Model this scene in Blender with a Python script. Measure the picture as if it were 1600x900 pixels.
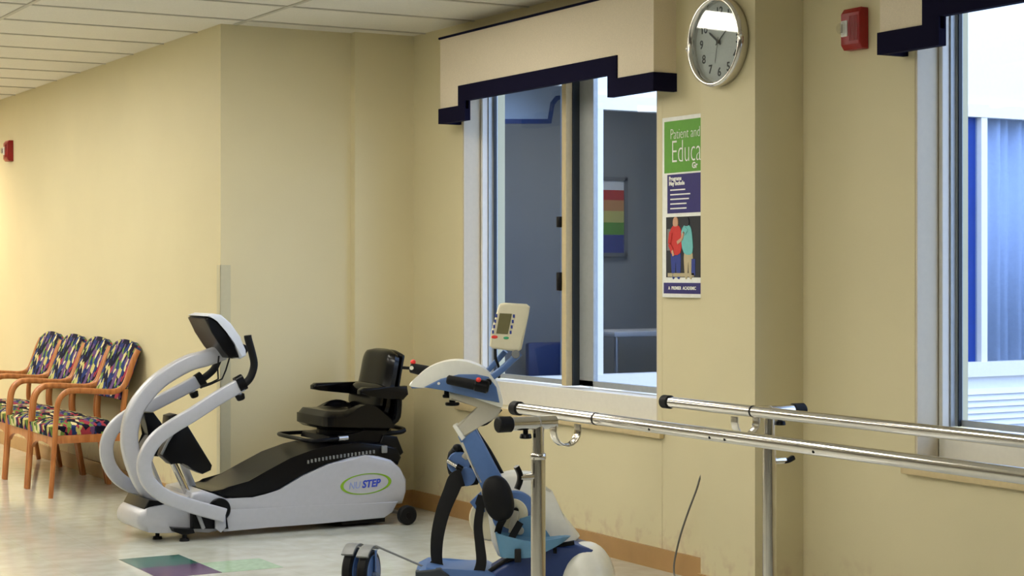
import bpy, bmesh, math, random
from mathutils import Vector, Matrix
R = math.radians
PI = math.pi
for o in list(bpy.data.objects):
    bpy.data.objects.remove(o)
scn = bpy.context.scene
col = scn.collection

# ------------------------------------------------------------------ camera
YAW = R(29.44)
S_, C_ = math.sin(YAW), math.cos(YAW)
FPX, EYE, HOR = 2800.0, 1.4, 425.0
cam_d = bpy.data.cameras.new('camera')
cam = bpy.data.objects.new('camera', cam_d)
col.objects.link(cam)
cam.location = (0, 0, EYE)
cam.rotation_euler = (PI / 2, 0, -YAW)
cam_d.sensor_width = 36.0
cam_d.lens = 36.0 * FPX / 1600.0
cam_d.shift_y = -(450.0 - HOR) / 1600.0
cam_d.clip_start = 0.05
scn.camera = cam

# ------------------------------------------------------------------ world, sky, light
world = bpy.data.worlds.new('world')
scn.world = world
world.use_nodes = True
wn = world.node_tree
wn.nodes.clear()
wo = wn.nodes.new('ShaderNodeOutputWorld')
wb = wn.nodes.new('ShaderNodeBackground')
sky = wn.nodes.new('ShaderNodeTexSky')
sky.sky_type = 'NISHITA'
sky.sun_disc = False
sky.sun_elevation = R(48)
sky.sun_rotation = R(200)
mixs = wn.nodes.new('ShaderNodeMix')
mixs.data_type = 'RGBA'
mixs.inputs[0].default_value = 0.75
mixs.inputs[7].default_value = (0.64, 0.77, 1.0, 1)
gain = wn.nodes.new('ShaderNodeVectorMath')
gain.operation = 'SCALE'
gain.inputs[3].default_value = 0.22
wn.links.new(sky.outputs[0], gain.inputs[0])
wn.links.new(gain.outputs[0], mixs.inputs[6])
wn.links.new(mixs.outputs[2], wb.inputs[0])
wb.inputs[1].default_value = 4.8
wn.links.new(wb.outputs[0], wo.inputs[0])

PANEL_EMIT = 18.0           # fluorescent troffer diffusers
LAMP_W = 40.0              # recessed warm downlight by the far wall

vs = scn.view_settings
vs.view_transform = 'Standard'
vs.look = 'None'
vs.gamma = 1
vs.use_curve_mapping = False
vs.exposure = 0.0

# ------------------------------------------------------------------ materials
def lin(c):
    return tuple(((v / 255.) / 12.92 if v / 255. <= 0.04045 else ((v / 255. + 0.055) / 1.055) ** 2.4) for v in c) + (1.0,)

def mat(name, rgb, rough=0.5, metal=0.0, spec=0.5, coat=0.0, noise=0.04, nscale=40, bump=0.0, bscale=200):
    m = bpy.data.materials.new(name)
    m.use_nodes = True
    nt = m.node_tree
    b = nt.nodes['Principled BSDF']
    b.inputs['Roughness'].default_value = rough
    b.inputs['Metallic'].default_value = metal
    b.inputs['Specular IOR Level'].default_value = spec
    b.inputs['Coat Weight'].default_value = coat
    b.inputs['Coat Roughness'].default_value = 0.12
    tc = nt.nodes.new('ShaderNodeTexCoord')
    nz = nt.nodes.new('ShaderNodeTexNoise')
    nz.inputs['Scale'].default_value = nscale
    nz.inputs['Detail'].default_value = 3
    nt.links.new(tc.outputs['Object'], nz.inputs['Vector'])
    rp = nt.nodes.new('ShaderNodeValToRGB')
    c = lin(rgb)
    rp.color_ramp.elements[0].color = tuple(v * (1 - noise) for v in c[:3]) + (1,)
    rp.color_ramp.elements[1].color = tuple(min(1, v * (1 + noise)) for v in c[:3]) + (1,)
    rp.color_ramp.elements[0].position = 0.3
    rp.color_ramp.elements[1].position = 0.7
    nt.links.new(nz.outputs['Fac'], rp.inputs[0])
    nt.links.new(rp.outputs[0], b.inputs['Base Color'])
    if bump:
        n2 = nt.nodes.new('ShaderNodeTexNoise')
        n2.inputs['Scale'].default_value = bscale
        nt.links.new(tc.outputs['Object'], n2.inputs['Vector'])
        bp = nt.nodes.new('ShaderNodeBump')
        bp.inputs['Strength'].default_value = bump
        bp.inputs['Distance'].default_value = 0.002
        nt.links.new(n2.outputs['Fac'], bp.inputs['Height'])
        nt.links.new(bp.outputs[0], b.inputs['Normal'])
    return m

def emit_mat(name, rgb, k):
    m = bpy.data.materials.new(name)
    m.use_nodes = True
    nt = m.node_tree
    nt.nodes.clear()
    e = nt.nodes.new('ShaderNodeEmission')
    e.inputs[0].default_value = lin(rgb)
    e.inputs[1].default_value = k
    o = nt.nodes.new('ShaderNodeOutputMaterial')
    nt.links.new(e.outputs[0], o.inputs[0])
    return m

def glass_mat(name, tint, gl=0.9, ior=1.45):
    m = bpy.data.materials.new(name)
    m.use_nodes = True
    nt = m.node_tree
    nt.nodes.clear()
    t = nt.nodes.new('ShaderNodeBsdfTransparent')
    t.inputs[0].default_value = lin(tint)
    g = nt.nodes.new('ShaderNodeBsdfGlossy')
    g.inputs['Roughness'].default_value = 0.02
    g.inputs[0].default_value = (gl, gl, gl, 1)
    f = nt.nodes.new('ShaderNodeFresnel')
    f.inputs[0].default_value = ior
    mx = nt.nodes.new('ShaderNodeMixShader')
    o = nt.nodes.new('ShaderNodeOutputMaterial')
    ge = nt.nodes.new('ShaderNodeNewGeometry')        # reflect on the front face only: the pane is thin
    iv = nt.nodes.new('ShaderNodeMath')
    iv.operation = 'SUBTRACT'
    iv.inputs[0].default_value = 1.0
    nt.links.new(ge.outputs['Backfacing'], iv.inputs[1])
    ml = nt.nodes.new('ShaderNodeMath')
    ml.operation = 'MULTIPLY'
    nt.links.new(iv.outputs[0], ml.inputs[0])
    nt.links.new(f.outputs[0], ml.inputs[1])
    nt.links.new(ml.outputs[0], mx.inputs[0])
    nt.links.new(t.outputs[0], mx.inputs[1])
    nt.links.new(g.outputs[0], mx.inputs[2])
    nt.links.new(mx.outputs[0], o.inputs[0])
    return m

def wall_mat():
    m = mat('wall_paint', (214, 203, 165), rough=0.55, spec=0.3, noise=0.025, nscale=1.6, bump=0.15, bscale=90)
    nt = m.node_tree
    b = nt.nodes['Principled BSDF']
    old = b.inputs['Base Color'].links[0].from_socket
    tc = [n for n in nt.nodes if n.bl_idname == 'ShaderNodeTexCoord'][0]
    sp = nt.nodes.new('ShaderNodeSeparateXYZ')
    nt.links.new(tc.outputs['Object'], sp.inputs[0])
    mr = nt.nodes.new('ShaderNodeMapRange')          # scuffs just above the skirting
    mr.inputs[1].default_value = 0.28
    mr.inputs[2].default_value = 0.08
    nt.links.new(sp.outputs[2], mr.inputs[0])
    nz = nt.nodes.new('ShaderNodeTexNoise')
    nz.inputs['Scale'].default_value = 14
    nz.inputs['Detail'].default_value = 6
    nt.links.new(tc.outputs['Object'], nz.inputs['Vector'])
    m2 = nt.nodes.new('ShaderNodeMapRange')
    m2.inputs[1].default_value = 0.5
    m2.inputs[2].default_value = 0.68
    nt.links.new(nz.outputs['Fac'], m2.inputs[0])
    mu = nt.nodes.new('ShaderNodeMath')
    mu.operation = 'MULTIPLY'
    nt.links.new(mr.outputs[0], mu.inputs[0])
    nt.links.new(m2.outputs[0], mu.inputs[1])
    mu2 = nt.nodes.new('ShaderNodeMath')
    mu2.operation = 'MULTIPLY'
    mu2.inputs[1].default_value = 0.5
    nt.links.new(mu.outputs[0], mu2.inputs[0])
    mx = nt.nodes.new('ShaderNodeMix')
    mx.data_type = 'RGBA'
    mx.inputs[7].default_value = lin((176, 140, 122))
    nt.links.new(mu2.outputs[0], mx.inputs[0])
    nt.links.new(old, mx.inputs[6])
    nt.links.new(mx.outputs[2], b.inputs['Base Color'])
    return m

def floor_mat():
    m = bpy.data.materials.new('floor_vinyl')
    m.use_nodes = True
    nt = m.node_tree
    b = nt.nodes['Principled BSDF']
    tc = nt.nodes.new('ShaderNodeTexCoord')
    mp = nt.nodes.new('ShaderNodeMapping')
    mp.inputs['Location'].default_value = (-2.62 + 0.305 * 20, -8.54 + 0.305 * 40, 0)
    nt.links.new(tc.outputs['Object'], mp.inputs[0])
    br = nt.nodes.new('ShaderNodeTexBrick')
    br.offset = 0
    br.inputs['Scale'].default_value = 1.0
    br.inputs['Mortar Size'].default_value = 0.0012
    br.inputs['Brick Width'].default_value = 0.305
    br.inputs['Row Height'].default_value = 0.305
    br.inputs['Color1'].default_value = lin((208, 210, 202))
    br.inputs['Color2'].default_value = lin((204, 205, 196))
    br.inputs['Mortar'].default_value = lin((196, 193, 178))
    nt.links.new(mp.outputs[0], br.inputs['Vector'])
    nz = nt.nodes.new('ShaderNodeTexNoise')
    nz.inputs['Scale'].default_value = 9
    nz.inputs['Detail'].default_value = 7
    nt.links.new(tc.outputs['Object'], nz.inputs['Vector'])
    rp = nt.nodes.new('ShaderNodeValToRGB')
    rp.color_ramp.elements[0].position = 0.35
    rp.color_ramp.elements[1].position = 0.7
    rp.color_ramp.elements[0].color = (0.86, 0.85, 0.8, 1)
    rp.color_ramp.elements[1].color = (1, 1, 1, 1)
    nt.links.new(nz.outputs['Fac'], rp.inputs[0])
    mx = nt.nodes.new('ShaderNodeMix')
    mx.data_type = 'RGBA'
    mx.blend_type = 'MULTIPLY'
    mx.inputs[0].default_value = 1
    nt.links.new(br.outputs['Color'], mx.inputs[6])
    nt.links.new(rp.outputs[0], mx.inputs[7])
    nt.links.new(mx.outputs[2], b.inputs['Base Color'])
    b.inputs['Roughness'].default_value = 0.085
    b.inputs['Specular IOR Level'].default_value = 0.7
    n2 = nt.nodes.new('ShaderNodeTexNoise')
    n2.inputs['Scale'].default_value = 5
    nt.links.new(tc.outputs['Object'], n2.inputs['Vector'])
    bp = nt.nodes.new('ShaderNodeBump')
    bp.inputs['Strength'].default_value = 0.25
    bp.inputs['Distance'].default_value = 0.004
    nt.links.new(n2.outputs['Fac'], bp.inputs['Height'])
    nt.links.new(bp.outputs[0], b.inputs['Normal'])
    return m

def fabric_mat():
    m = bpy.data.materials.new('patterned_fabric')
    m.use_nodes = True
    nt = m.node_tree
    b = nt.nodes['Principled BSDF']
    b.inputs['Roughness'].default_value = 0.9
    b.inputs['Specular IOR Level'].default_value = 0.1
    tc = nt.nodes.new('ShaderNodeTexCoord')
    mp = nt.nodes.new('ShaderNodeMapping')
    mp.inputs['Scale'].default_value = (1.3, 1.0, 0.62)
    mp.inputs['Rotation'].default_value = (0.5, 0.2, 0.3)
    nt.links.new(tc.outputs['Object'], mp.inputs[0])
    nz = nt.nodes.new('ShaderNodeTexNoise')
    nz.inputs['Scale'].default_value = 14
    nt.links.new(mp.outputs[0], nz.inputs['Vector'])
    ad = nt.nodes.new('ShaderNodeMix')
    ad.data_type = 'RGBA'
    ad.inputs[0].default_value = 0.06
    nt.links.new(mp.outputs[0], ad.inputs[6])
    nt.links.new(nz.outputs['Color'], ad.inputs[7])
    vo = nt.nodes.new('ShaderNodeTexVoronoi')
    vo.inputs['Scale'].default_value = 31
    nt.links.new(ad.outputs[2], vo.inputs['Vector'])
    sp = nt.nodes.new('ShaderNodeSeparateColor')
    nt.links.new(vo.outputs['Color'], sp.inputs[0])
    rp = nt.nodes.new('ShaderNodeValToRGB')
    rp.color_ramp.interpolation = 'CONSTANT'
    cols = [(0, (24, 24, 44)), (0.27, (192, 186, 116)), (0.39, (44, 60, 112)), (0.54, (156, 60, 76)), (0.64, (112, 140, 72)),
            (0.77, (214, 206, 158)), (0.84, (104, 78, 124)), (0.93, (30, 30, 50))]
    e = rp.color_ramp.elements
    e[0].position, e[0].color = 0, lin(cols[0][1])
    e[1].position, e[1].color = cols[1][0], lin(cols[1][1])
    for p, c in cols[2:]:
        k = e.new(p)
        k.color = lin(c)
    nt.links.new(sp.outputs[0], rp.inputs[0])
    nt.links.new(rp.outputs[0], b.inputs['Base Color'])
    return m

def wood_mat(name, a, bcol, rough=0.35):
    m = bpy.data.materials.new(name)
    m.use_nodes = True
    nt = m.node_tree
    b = nt.nodes['Principled BSDF']
    b.inputs['Roughness'].default_value = rough
    tc = nt.nodes.new('ShaderNodeTexCoord')
    mp = nt.nodes.new('ShaderNodeMapping')
    mp.inputs['Scale'].default_value = (14, 14, 2)
    nt.links.new(tc.outputs['Object'], mp.inputs[0])
    nz = nt.nodes.new('ShaderNodeTexNoise')
    nz.inputs['Scale'].default_value = 3
    nz.inputs['Detail'].default_value = 6
    nt.links.new(mp.outputs[0], nz.inputs['Vector'])
    rp = nt.nodes.new('ShaderNodeValToRGB')
    rp.color_ramp.elements[0].position = 0.35
    rp.color_ramp.elements[1].position = 0.7
    rp.color_ramp.elements[0].color = lin(a)
    rp.color_ramp.elements[1].color = lin(bcol)
    nt.links.new(nz.outputs['Fac'], rp.inputs[0])
    nt.links.new(rp.outputs[0], b.inputs['Base Color'])
    return m

def tile_mat():
    return mat('ceiling_tile', (222, 218, 206), rough=0.9, spec=0.1, noise=0.05, nscale=160, bump=0.4, bscale=300)

M = dict(
    wall=wall_mat(), floor=floor_mat(), fabric=fabric_mat(), tile=tile_mat(),
    wood=wood_mat('oak_wood', (164, 98, 50), (200, 132, 76)),
    base=mat('tan_skirting', (172, 134, 84), rough=0.4, noise=0.06, nscale=8),
    grid=mat('ceiling_grid_metal', (182, 178, 164), rough=0.5),
    trim=mat('white_window_trim', (226, 222, 212), rough=0.4, noise=0.02),
    liner=mat('beige_jamb_paint', (206, 194, 170), rough=0.5, noise=0.02),
    alu=mat('grey_window_metal', (168, 172, 172), rough=0.35, metal=0.3),
    gasket=mat('dark_gasket', (36, 44, 52), rough=0.6),
    sill=mat('beige_sill', (206, 186, 142), rough=0.4),
    glass=glass_mat('window_glass', (228, 234, 243), 0.5, 1.3),
    navy=mat('navy_cloth', (20, 18, 42), rough=0.9, spec=0.1, noise=0.1, nscale=300),
    cream=mat('cream_cloth', (228, 214, 190), rough=0.95, spec=0.1, noise=0.05, nscale=220, bump=0.2, bscale=400),
    chrome=mat('chrome', (214, 210, 204), rough=0.13, metal=1.0, noise=0.02),
    steel=mat('brushed_steel', (190, 190, 190), rough=0.3, metal=0.9),
    blackp=mat('black_plastic', (7, 7, 10), rough=0.3, noise=0.1, spec=0.18),
    blackr=mat('black_rubber', (8, 8, 10), rough=0.6, spec=0.25, noise=0.1),
    vinyl=mat('black_vinyl', (4, 4, 7), rough=0.18, noise=0.1, spec=0.26),
    silver=mat('silver_grey_paint', (178, 180, 188), rough=0.32, metal=0.1, noise=0.02, coat=0.3),
    silverd=mat('darker_silver_paint', (160, 162, 168), rough=0.35, metal=0.15, noise=0.02),
    white=mat('white_plastic', (232, 230, 218), rough=0.35, noise=0.02, coat=0.2),
    bluewhite=mat('cool_white_plastic', (206, 212, 224), rough=0.35, noise=0.02),
    creamp=mat('cream_plastic', (220, 212, 182), rough=0.4, noise=0.02),
    bgrey=mat('warm_grey_paint', (188, 182, 164), rough=0.38, noise=0.02),
    blue=mat('steel_blue_paint', (80, 112, 164), rough=0.38, noise=0.03),
    dblue=mat('deep_blue_paint', (40, 62, 116), rough=0.4, noise=0.05),
    cyan=mat('pale_blue_plastic', (92, 138, 170), rough=0.4, noise=0.03),
    strap=mat('black_webbing', (8, 8, 9), rough=0.85, noise=0.2, nscale=200),
    red=mat('red_enamel', (150, 18, 22), rough=0.35, noise=0.05),
    redb=mat('red_button', (226, 50, 44), rough=0.4),
    greenb=mat('green_button', (50, 160, 110), rough=0.4),
    lcd=mat('lcd_screen', (112, 106, 72), rough=0.25),
    greyp=mat('grey_plastic', (120, 122, 122), rough=0.45),
    dial=mat('clock_dial', (196, 196, 188), rough=0.6, noise=0.05, nscale=200),
    ink=mat('black_ink', (18, 18, 20), rough=0.6),
    paper=mat('white_paper', (240, 240, 234), rough=0.7),
    pgreen=mat('green_print', (96, 160, 52), rough=0.6),
    ppurple=mat('purple_print', (44, 38, 110), rough=0.6),
    pdark=mat('dark_print', (30, 32, 40), rough=0.6),
    pskin=mat('skin_print', (206, 160, 130), rough=0.6),
    pred=mat('red_print', (206, 48, 44), rough=0.6),
    pteal=mat('teal_print', (112, 190, 190), rough=0.6),
    pblue=mat('blue_print', (40, 60, 140), rough=0.6),
    pkhaki=mat('khaki_print', (190, 176, 140), rough=0.6),
    porange=mat('orange_print', (214, 150, 90), rough=0.6),
    pyellow=mat('yellow_print', (214, 204, 110), rough=0.6),
    logog=mat('logo_green', (124, 168, 30), rough=0.4),
    logob=mat('logo_blue', (44, 70, 186), rough=0.4),
    logop=mat('logo_pale_blue', (140, 156, 206), rough=0.4),
    tteal=mat('teal_floor_tile', (36, 96, 84), rough=0.14, noise=0.2, nscale=30),
    tpurple=mat('purple_floor_tile', (84, 50, 92), rough=0.14, noise=0.2, nscale=30),
    tpale=mat('pale_green_floor_tile', (170, 196, 168), rough=0.14, noise=0.1, nscale=30),
    siding=mat('white_siding', (226, 228, 232), rough=0.6, noise=0.02),
    reflect_grey=mat('grey_reflection_paint', (128, 126, 118), rough=0.6, noise=0.04, nscale=2),  # grey put on unseen walls to darken chrome reflections and cut yellow bounce
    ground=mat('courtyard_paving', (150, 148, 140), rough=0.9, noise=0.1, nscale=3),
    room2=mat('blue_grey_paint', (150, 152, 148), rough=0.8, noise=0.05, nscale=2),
    curtain=mat('pale_blue_curtain', (222, 228, 236), rough=0.9, noise=0.04),
    bluepanel=mat('blue_panel', (40, 84, 170), rough=0.4),
    guard=mat('beige_corner_guard', (194, 188, 158), rough=0.3, noise=0.02),
    cable=mat('grey_cable', (104, 104, 100), rough=0.5),
    clear=glass_mat('clear_lens', (245, 245, 245), 0.9, 1.45),
    cglass=glass_mat('clock_glass', (245, 248, 250), 1.0, 1.5),
)
PANEL = emit_mat('troffer_light', (255, 250, 238), PANEL_EMIT)

# ------------------------------------------------------------------ helpers
def link(name, bm, m, parent=None, smooth=True, ang=35, recalc=True):
    if recalc:
        bmesh.ops.recalc_face_normals(bm, faces=bm.faces)
    me = bpy.data.meshes.new(name)
    bm.to_mesh(me)
    bm.free()
    me.materials.append(m)
    if smooth:
        for p in me.polygons:
            p.use_smooth = True
        try:
            me.set_sharp_from_angle(angle=R(ang))
        except Exception:
            pass
    o = bpy.data.objects.new(name, me)
    col.objects.link(o)
    if parent:
        o.parent = parent
        base = parent
        off = Vector((0, 0, 0))
        while base is not None:
            if base.type == 'EMPTY' and base.get('_w', 0):
                off = Vector(base.location)
            base = base.parent
        if off.length > 0:
            me.transform(Matrix.Translation(-off))
    return o

def thing(name, label, cat, loc=(0, 0, 0), rz=0.0, group=None, worldbuilt=False):
    o = bpy.data.objects.new(name, None)
    o.empty_display_size = 0.1
    col.objects.link(o)
    o.location = loc
    o.rotation_euler = (0, 0, rz)
    o['label'] = label
    o['category'] = cat
    if group:
        o['group'] = group
    if worldbuilt:
        o['_w'] = 1
    return o

def tag(o, label, cat, group=None):
    o['label'] = label
    o['category'] = cat
    if group:
        o['group'] = group
    return o

def struct(name, bm, m, parent=None, **k):
    o = link(name, bm, m, parent, **k)
    if parent is None:
        o['kind'] = 'structure'
    return o

def box(bm, x0, x1, y0, y1, z0, z1, bev=0.0, seg=2):
    r = bmesh.ops.create_cube(bm, size=1)
    v = r['verts']
    bmesh.ops.scale(bm, vec=(abs(x1 - x0), abs(y1 - y0), abs(z1 - z0)), verts=v)
    bmesh.ops.translate(bm, vec=((x0 + x1) / 2, (y0 + y1) / 2, (z0 + z1) / 2), verts=v)
    if bev > 0:
        es = list({e for q in v for e in q.link_edges})
        bmesh.ops.bevel(bm, geom=es, offset=bev, segments=seg, affect='EDGES', profile=0.5)
    return bm

def B(*a, **k):
    return box(bmesh.new(), *a, **k)

def smooth_pts(pts, n=6, closed=False):
    P = [Vector(p) for p in pts]
    out = []
    L = len(P)
    rng = range(L) if closed else range(L - 1)
    for i in rng:
        if closed:
            a, b, c, d = P[(i - 1) % L], P[i], P[(i + 1) % L], P[(i + 2) % L]
        else:
            b, c = P[i], P[i + 1]
            a = P[i - 1] if i else b + (b - c)
            d = P[i + 2] if i + 2 < L else c + (c - b)
        for k in range(n):
            t = k / n
            out.append(0.5 * ((2 * b) + (c - a) * t + (2 * a - 5 * b + 4 * c - d) * t * t + (3 * b - a - 3 * c + d) * t ** 3))
    if not closed:
        out.append(P[-1])
    return out

def sweep(bm, pts, w, h=None, up=(0, 1, 0), rnd=0.3, n=0, seg=14, closed=False, taper=None):
    """sweep a rounded-rectangle (w along `up`, h across) or, when h is None, a circle of radius w"""
    P = smooth_pts(pts, n, closed) if n else [Vector(p) for p in pts]
    L = len(P)
    if h is None:
        sec = [(w * math.cos(2 * PI * i / seg), w * math.sin(2 * PI * i / seg)) for i in range(seg)]
    else:
        r = min(w, h) * rnd
        sec = []
        for cx, cy, a0 in ((w / 2 - r, h / 2 - r, 0), (-w / 2 + r, h / 2 - r, 90), (-w / 2 + r, -h / 2 + r, 180), (w / 2 - r, -h / 2 + r, 270)):
            for k in range(4):
                a = R(a0 + 30 * k)
                sec.append((cx + r * math.cos(a), cy + r * math.sin(a)))
    up = Vector(up).normalized()
    rings = []
    prev = None
    for i, p in enumerate(P):
        if closed:
            t = (P[(i + 1) % L] - P[i - 1]).normalized()
        else:
            t = (P[min(i + 1, L - 1)] - P[max(i - 1, 0)]).normalized()
        if h is None:
            if prev is None:
                u = t.orthogonal().normalized()
            else:
                u = (prev - t * prev.dot(t)).normalized()
            prev = u
        else:
            u = (up - t * up.dot(t)).normalized()
        v = t.cross(u)
        k = taper(i / max(1, L - 1)) if taper else 1.0
        rings.append([bm.verts.new(p + u * (a * k) + v * (b * k)) for a, b in sec])
    m = len(sec)
    for i in range(L if closed else L - 1):
        A, Bq = rings[i], rings[(i + 1) % L]
        for j in range(m):
            bm.faces.new((A[j], A[(j + 1) % m], Bq[(j + 1) % m], Bq[j]))
    if not closed:
        bm.faces.new(list(reversed(rings[0])))
        bm.faces.new(rings[-1])
    return bm

def SW(*a, **k):
    return sweep(bmesh.new(), *a, **k)

def prism(bm, pts, y0, y1, bev=0.0, seg=3, n=0, axis='y'):
    """extrude an outline of (a, z) pairs between two depths"""
    if n:
        pts = [(p.x, p.y) for p in smooth_pts([(a, b, 0) for a, b in pts], n, True)]
    def mk(a, b, d):
        return (a, d, b) if axis == 'y' else ((d, a, b) if axis == 'x' else (a, b, d))
    A = [bm.verts.new(mk(a, b, y0)) for a, b in pts]
    Bv = [bm.verts.new(mk(a, b, y1)) for a, b in pts]
    f1 = bm.faces.new(A)
    f2 = bm.faces.new(list(reversed(Bv)))
    L = len(pts)
    for i in range(L):
        bm.faces.new((A[i], Bv[i], Bv[(i + 1) % L], A[(i + 1) % L]))
    if bev:
        es = list(f1.edges) + list(f2.edges)
        try:
            bmesh.ops.bevel(bm, geom=es, offset=bev, segments=seg, affect='EDGES', profile=0.5, clamp_overlap=True)
        except Exception:
            pass
    return bm

def PR(*a, **k):
    return prism(bmesh.new(), *a, **k)

def cyl(bm, a, b, r, r2=None, seg=24, bev=0.0):
    a, b = Vector(a), Vector(b)
    r2 = r if r2 is None else r2
    d = (b - a)
    t = d.normalized()
    u = t.orthogonal().normalized()
    v = t.cross(u)
    if bev:
        prof = [(0, r - bev), (bev, r), (d.length - bev, r2), (d.length, r2 - bev)]
    else:
        prof = [(0, r), (d.length, r2)]
    rings = []
    for s, rr in prof:
        rings.append([bm.verts.new(a + t * s + (u * math.cos(2 * PI * i / seg) + v * math.sin(2 * PI * i / seg)) * rr) for i in range(seg)])
    for A, Bq in zip(rings[:-1], rings[1:]):
        for j in range(seg):
            bm.faces.new((A[j], A[(j + 1) % seg], Bq[(j + 1) % seg], Bq[j]))
    bm.faces.new(list(reversed(rings[0])))
    bm.faces.new(rings[-1])
    return bm

def CY(*a, **k):
    return cyl(bmesh.new(), *a, **k)

def torus(bm, c, axis, R0, r, seg=36, m=10):
    c, t = Vector(c), Vector(axis).normalized()
    u = t.orthogonal().normalized()
    v = t.cross(u)
    rings = []
    for i in range(seg):
        a = 2 * PI * i / seg
        d = u * math.cos(a) + v * math.sin(a)
        rings.append([bm.verts.new(c + d * (R0 + r * math.cos(2 * PI * j / m)) + t * (r * math.sin(2 * PI * j / m))) for j in range(m)])
    for i in range(seg):
        A, Bq = rings[i], rings[(i + 1) % seg]
        for j in range(m):
            bm.faces.new((A[j], A[(j + 1) % m], Bq[(j + 1) % m], Bq[j]))
    return bm

def ell(bm, c, r, rot=None, zcut=None, p=1.0):
    g = bmesh.ops.create_uvsphere(bm, u_segments=32, v_segments=20, radius=1)
    vs_ = g['verts']
    for q in vs_:
        if p != 1.0:
            for k in range(3):
                q.co[k] = math.copysign(abs(q.co[k]) ** p, q.co[k])
        q.co = Vector((q.co.x * r[0], q.co.y * r[1], q.co.z * r[2]))
    if rot:
        bmesh.ops.rotate(bm, cent=(0, 0, 0), matrix=rot, verts=vs_)
    bmesh.ops.translate(bm, vec=c, verts=vs_)
    if zcut is not None:
        for q in vs_:
            if q.co.z < zcut:
                q.co.z = zcut
    return bm

def EL(*a, **k):
    return ell(bmesh.new(), *a, **k)

def text_bm(s, size, mtx, extrude=0.0006, align='LEFT', shear=0.0, bold=0.0, sx=1.0):
    cu = bpy.data.curves.new('t', 'FONT')
    cu.body = s
    cu.size = size
    cu.extrude = extrude
    cu.align_x = align
    cu.align_y = 'CENTER'
    cu.shear = shear
    cu.offset = bold
    cu.resolution_u = 3
    o = bpy.data.objects.new('t', cu)
    col.objects.link(o)
    bpy.context.view_layer.update()
    me = bpy.data.meshes.new_from_object(o)
    bpy.data.objects.remove(o)
    bm = bmesh.new()
    bm.from_mesh(me)
    bpy.data.meshes.remove(me)
    bmesh.ops.scale(bm, vec=(sx, 1, 1), verts=bm.verts)
    bmesh.ops.transform(bm, matrix=mtx, verts=bm.verts)
    return bm

def frame_m(origin, ex, ey):
    ex, ey = Vector(ex), Vector(ey)
    ez = ex.cross(ey)
    m = Matrix(((ex.x, ey.x, ez.x, origin[0]), (ex.y, ey.y, ez.y, origin[1]), (ex.z, ey.z, ez.z, origin[2]), (0, 0, 0, 1)))
    return m

def ray(u, v):
    k = (u - 800) / FPX
    return (S_ + k * C_, C_ - k * S_, (HOR - v) / FPX)

def at(u, v, y):
    """where the sight line meets the vertical plane at depth y -> (x, z)"""
    d = ray(u, v)
    t = y / d[1]
    return (d[0] * t, EYE + d[2] * t)

def at3(u, v, y):
    x, z = at(u, v, y)
    return (x, y, z)

# ------------------------------------------------------------------ room shell
WX = 4.755            # window wall
AX = 3.563            # long wall on the left
BY = 9.65             # short return wall
CZ = 2.81
L0, L1, Y0, Y1 = -3.2, 5.03, -2.6, 18.0
bm = bmesh.new()
box(bm, L0, AX + 0.05, Y0, Y1, -0.1, 0)
box(bm, AX + 0.05, WX + 0.05, Y0, BY + 0.1, -0.1, 0)
fl = struct('floor', bm, M['floor'], smooth=False)
link('inlay_tile', B(2.62, 2.925, 8.235, 8.54, -0.0005, 0.0012), M['tteal'], fl, smooth=False)['label'] = 'dark teal inlaid floor tile'
link('inlay_tile', B(2.62, 2.925, 7.93, 8.235, -0.0005, 0.0012), M['tpurple'], fl, smooth=False)['label'] = 'purple inlaid floor tile'
link('inlay_tile', B(2.925, 3.23, 7.93, 8.235, -0.0005, 0.0012), M['tpale'], fl, smooth=False)['label'] = 'pale green inlaid floor tile'

bm = B(L0, L1 + 0.1, Y0, Y1, CZ, CZ + 0.12)
ce = struct('ceiling', bm, M['tile'], smooth=False)
bm = bmesh.new()
x = 3.64 + 1.22
while x > L0:
    if x < WX:
        box(bm, x - 0.012, x + 0.012, Y0, BY + (0 if x > AX else 8.3), CZ - 0.006, CZ + 0.002)
    x -= 1.22
y = 9.47 - 0.61 * 19
while y < Y1:
    box(bm, L0, WX if y < BY else AX, y - 0.012, y + 0.012, CZ - 0.0055, CZ + 0.002)
    y += 0.61
link('ceiling_grid', bm, M['grid'], ce, smooth=False)

# long left wall (solid block behind it), short return wall with corner pier
struct('wall_left', B(AX, AX + 0.2, BY + 0.25, Y1, 0, CZ), M['wall'], smooth=False)
bm = B(AX, L1, BY + 0.03, BY + 0.25, 0, CZ)
box(bm, 4.37, WX, BY - 0.03, BY + 0.05, 0, CZ)
struct('wall_back', bm, M['wall'], smooth=False)
struct('wall_far', B(L0, AX + 0.2, Y1, Y1 + 0.1, 0, CZ), M['wall'], smooth=False)
struct('wall_side', B(L0 - 0.1, L0, Y0, Y1, 0, CZ), M['reflect_grey'], smooth=False)
struct('wall_front', B(L0, L1, Y0 - 0.1, Y0, 0, CZ), M['reflect_grey'], smooth=False)
WINS = [(7.026, 8.995), (3.05, 5.26)]
ZB, ZT = 0.66, 2.56
bm = bmesh.new()
ys = [Y0, 3.05, 5.26, 7.026, 8.995, BY + 0.03]
for i in range(0, 5, 2):
    box(bm, WX, L1, ys[i], ys[i + 1], 0, CZ)
for a, b in WINS:
    box(bm, WX, L1, a, b, 0, ZB)
    box(bm, WX, L1, a, b, ZT, CZ)
struct('wall_right', bm, M['wall'], smooth=False)
# protruding pier carrying the clock
struct('wall_pier', B(4.504, WX, 5.942, 6.326, 0, CZ), M['wall'], smooth=False)

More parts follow.
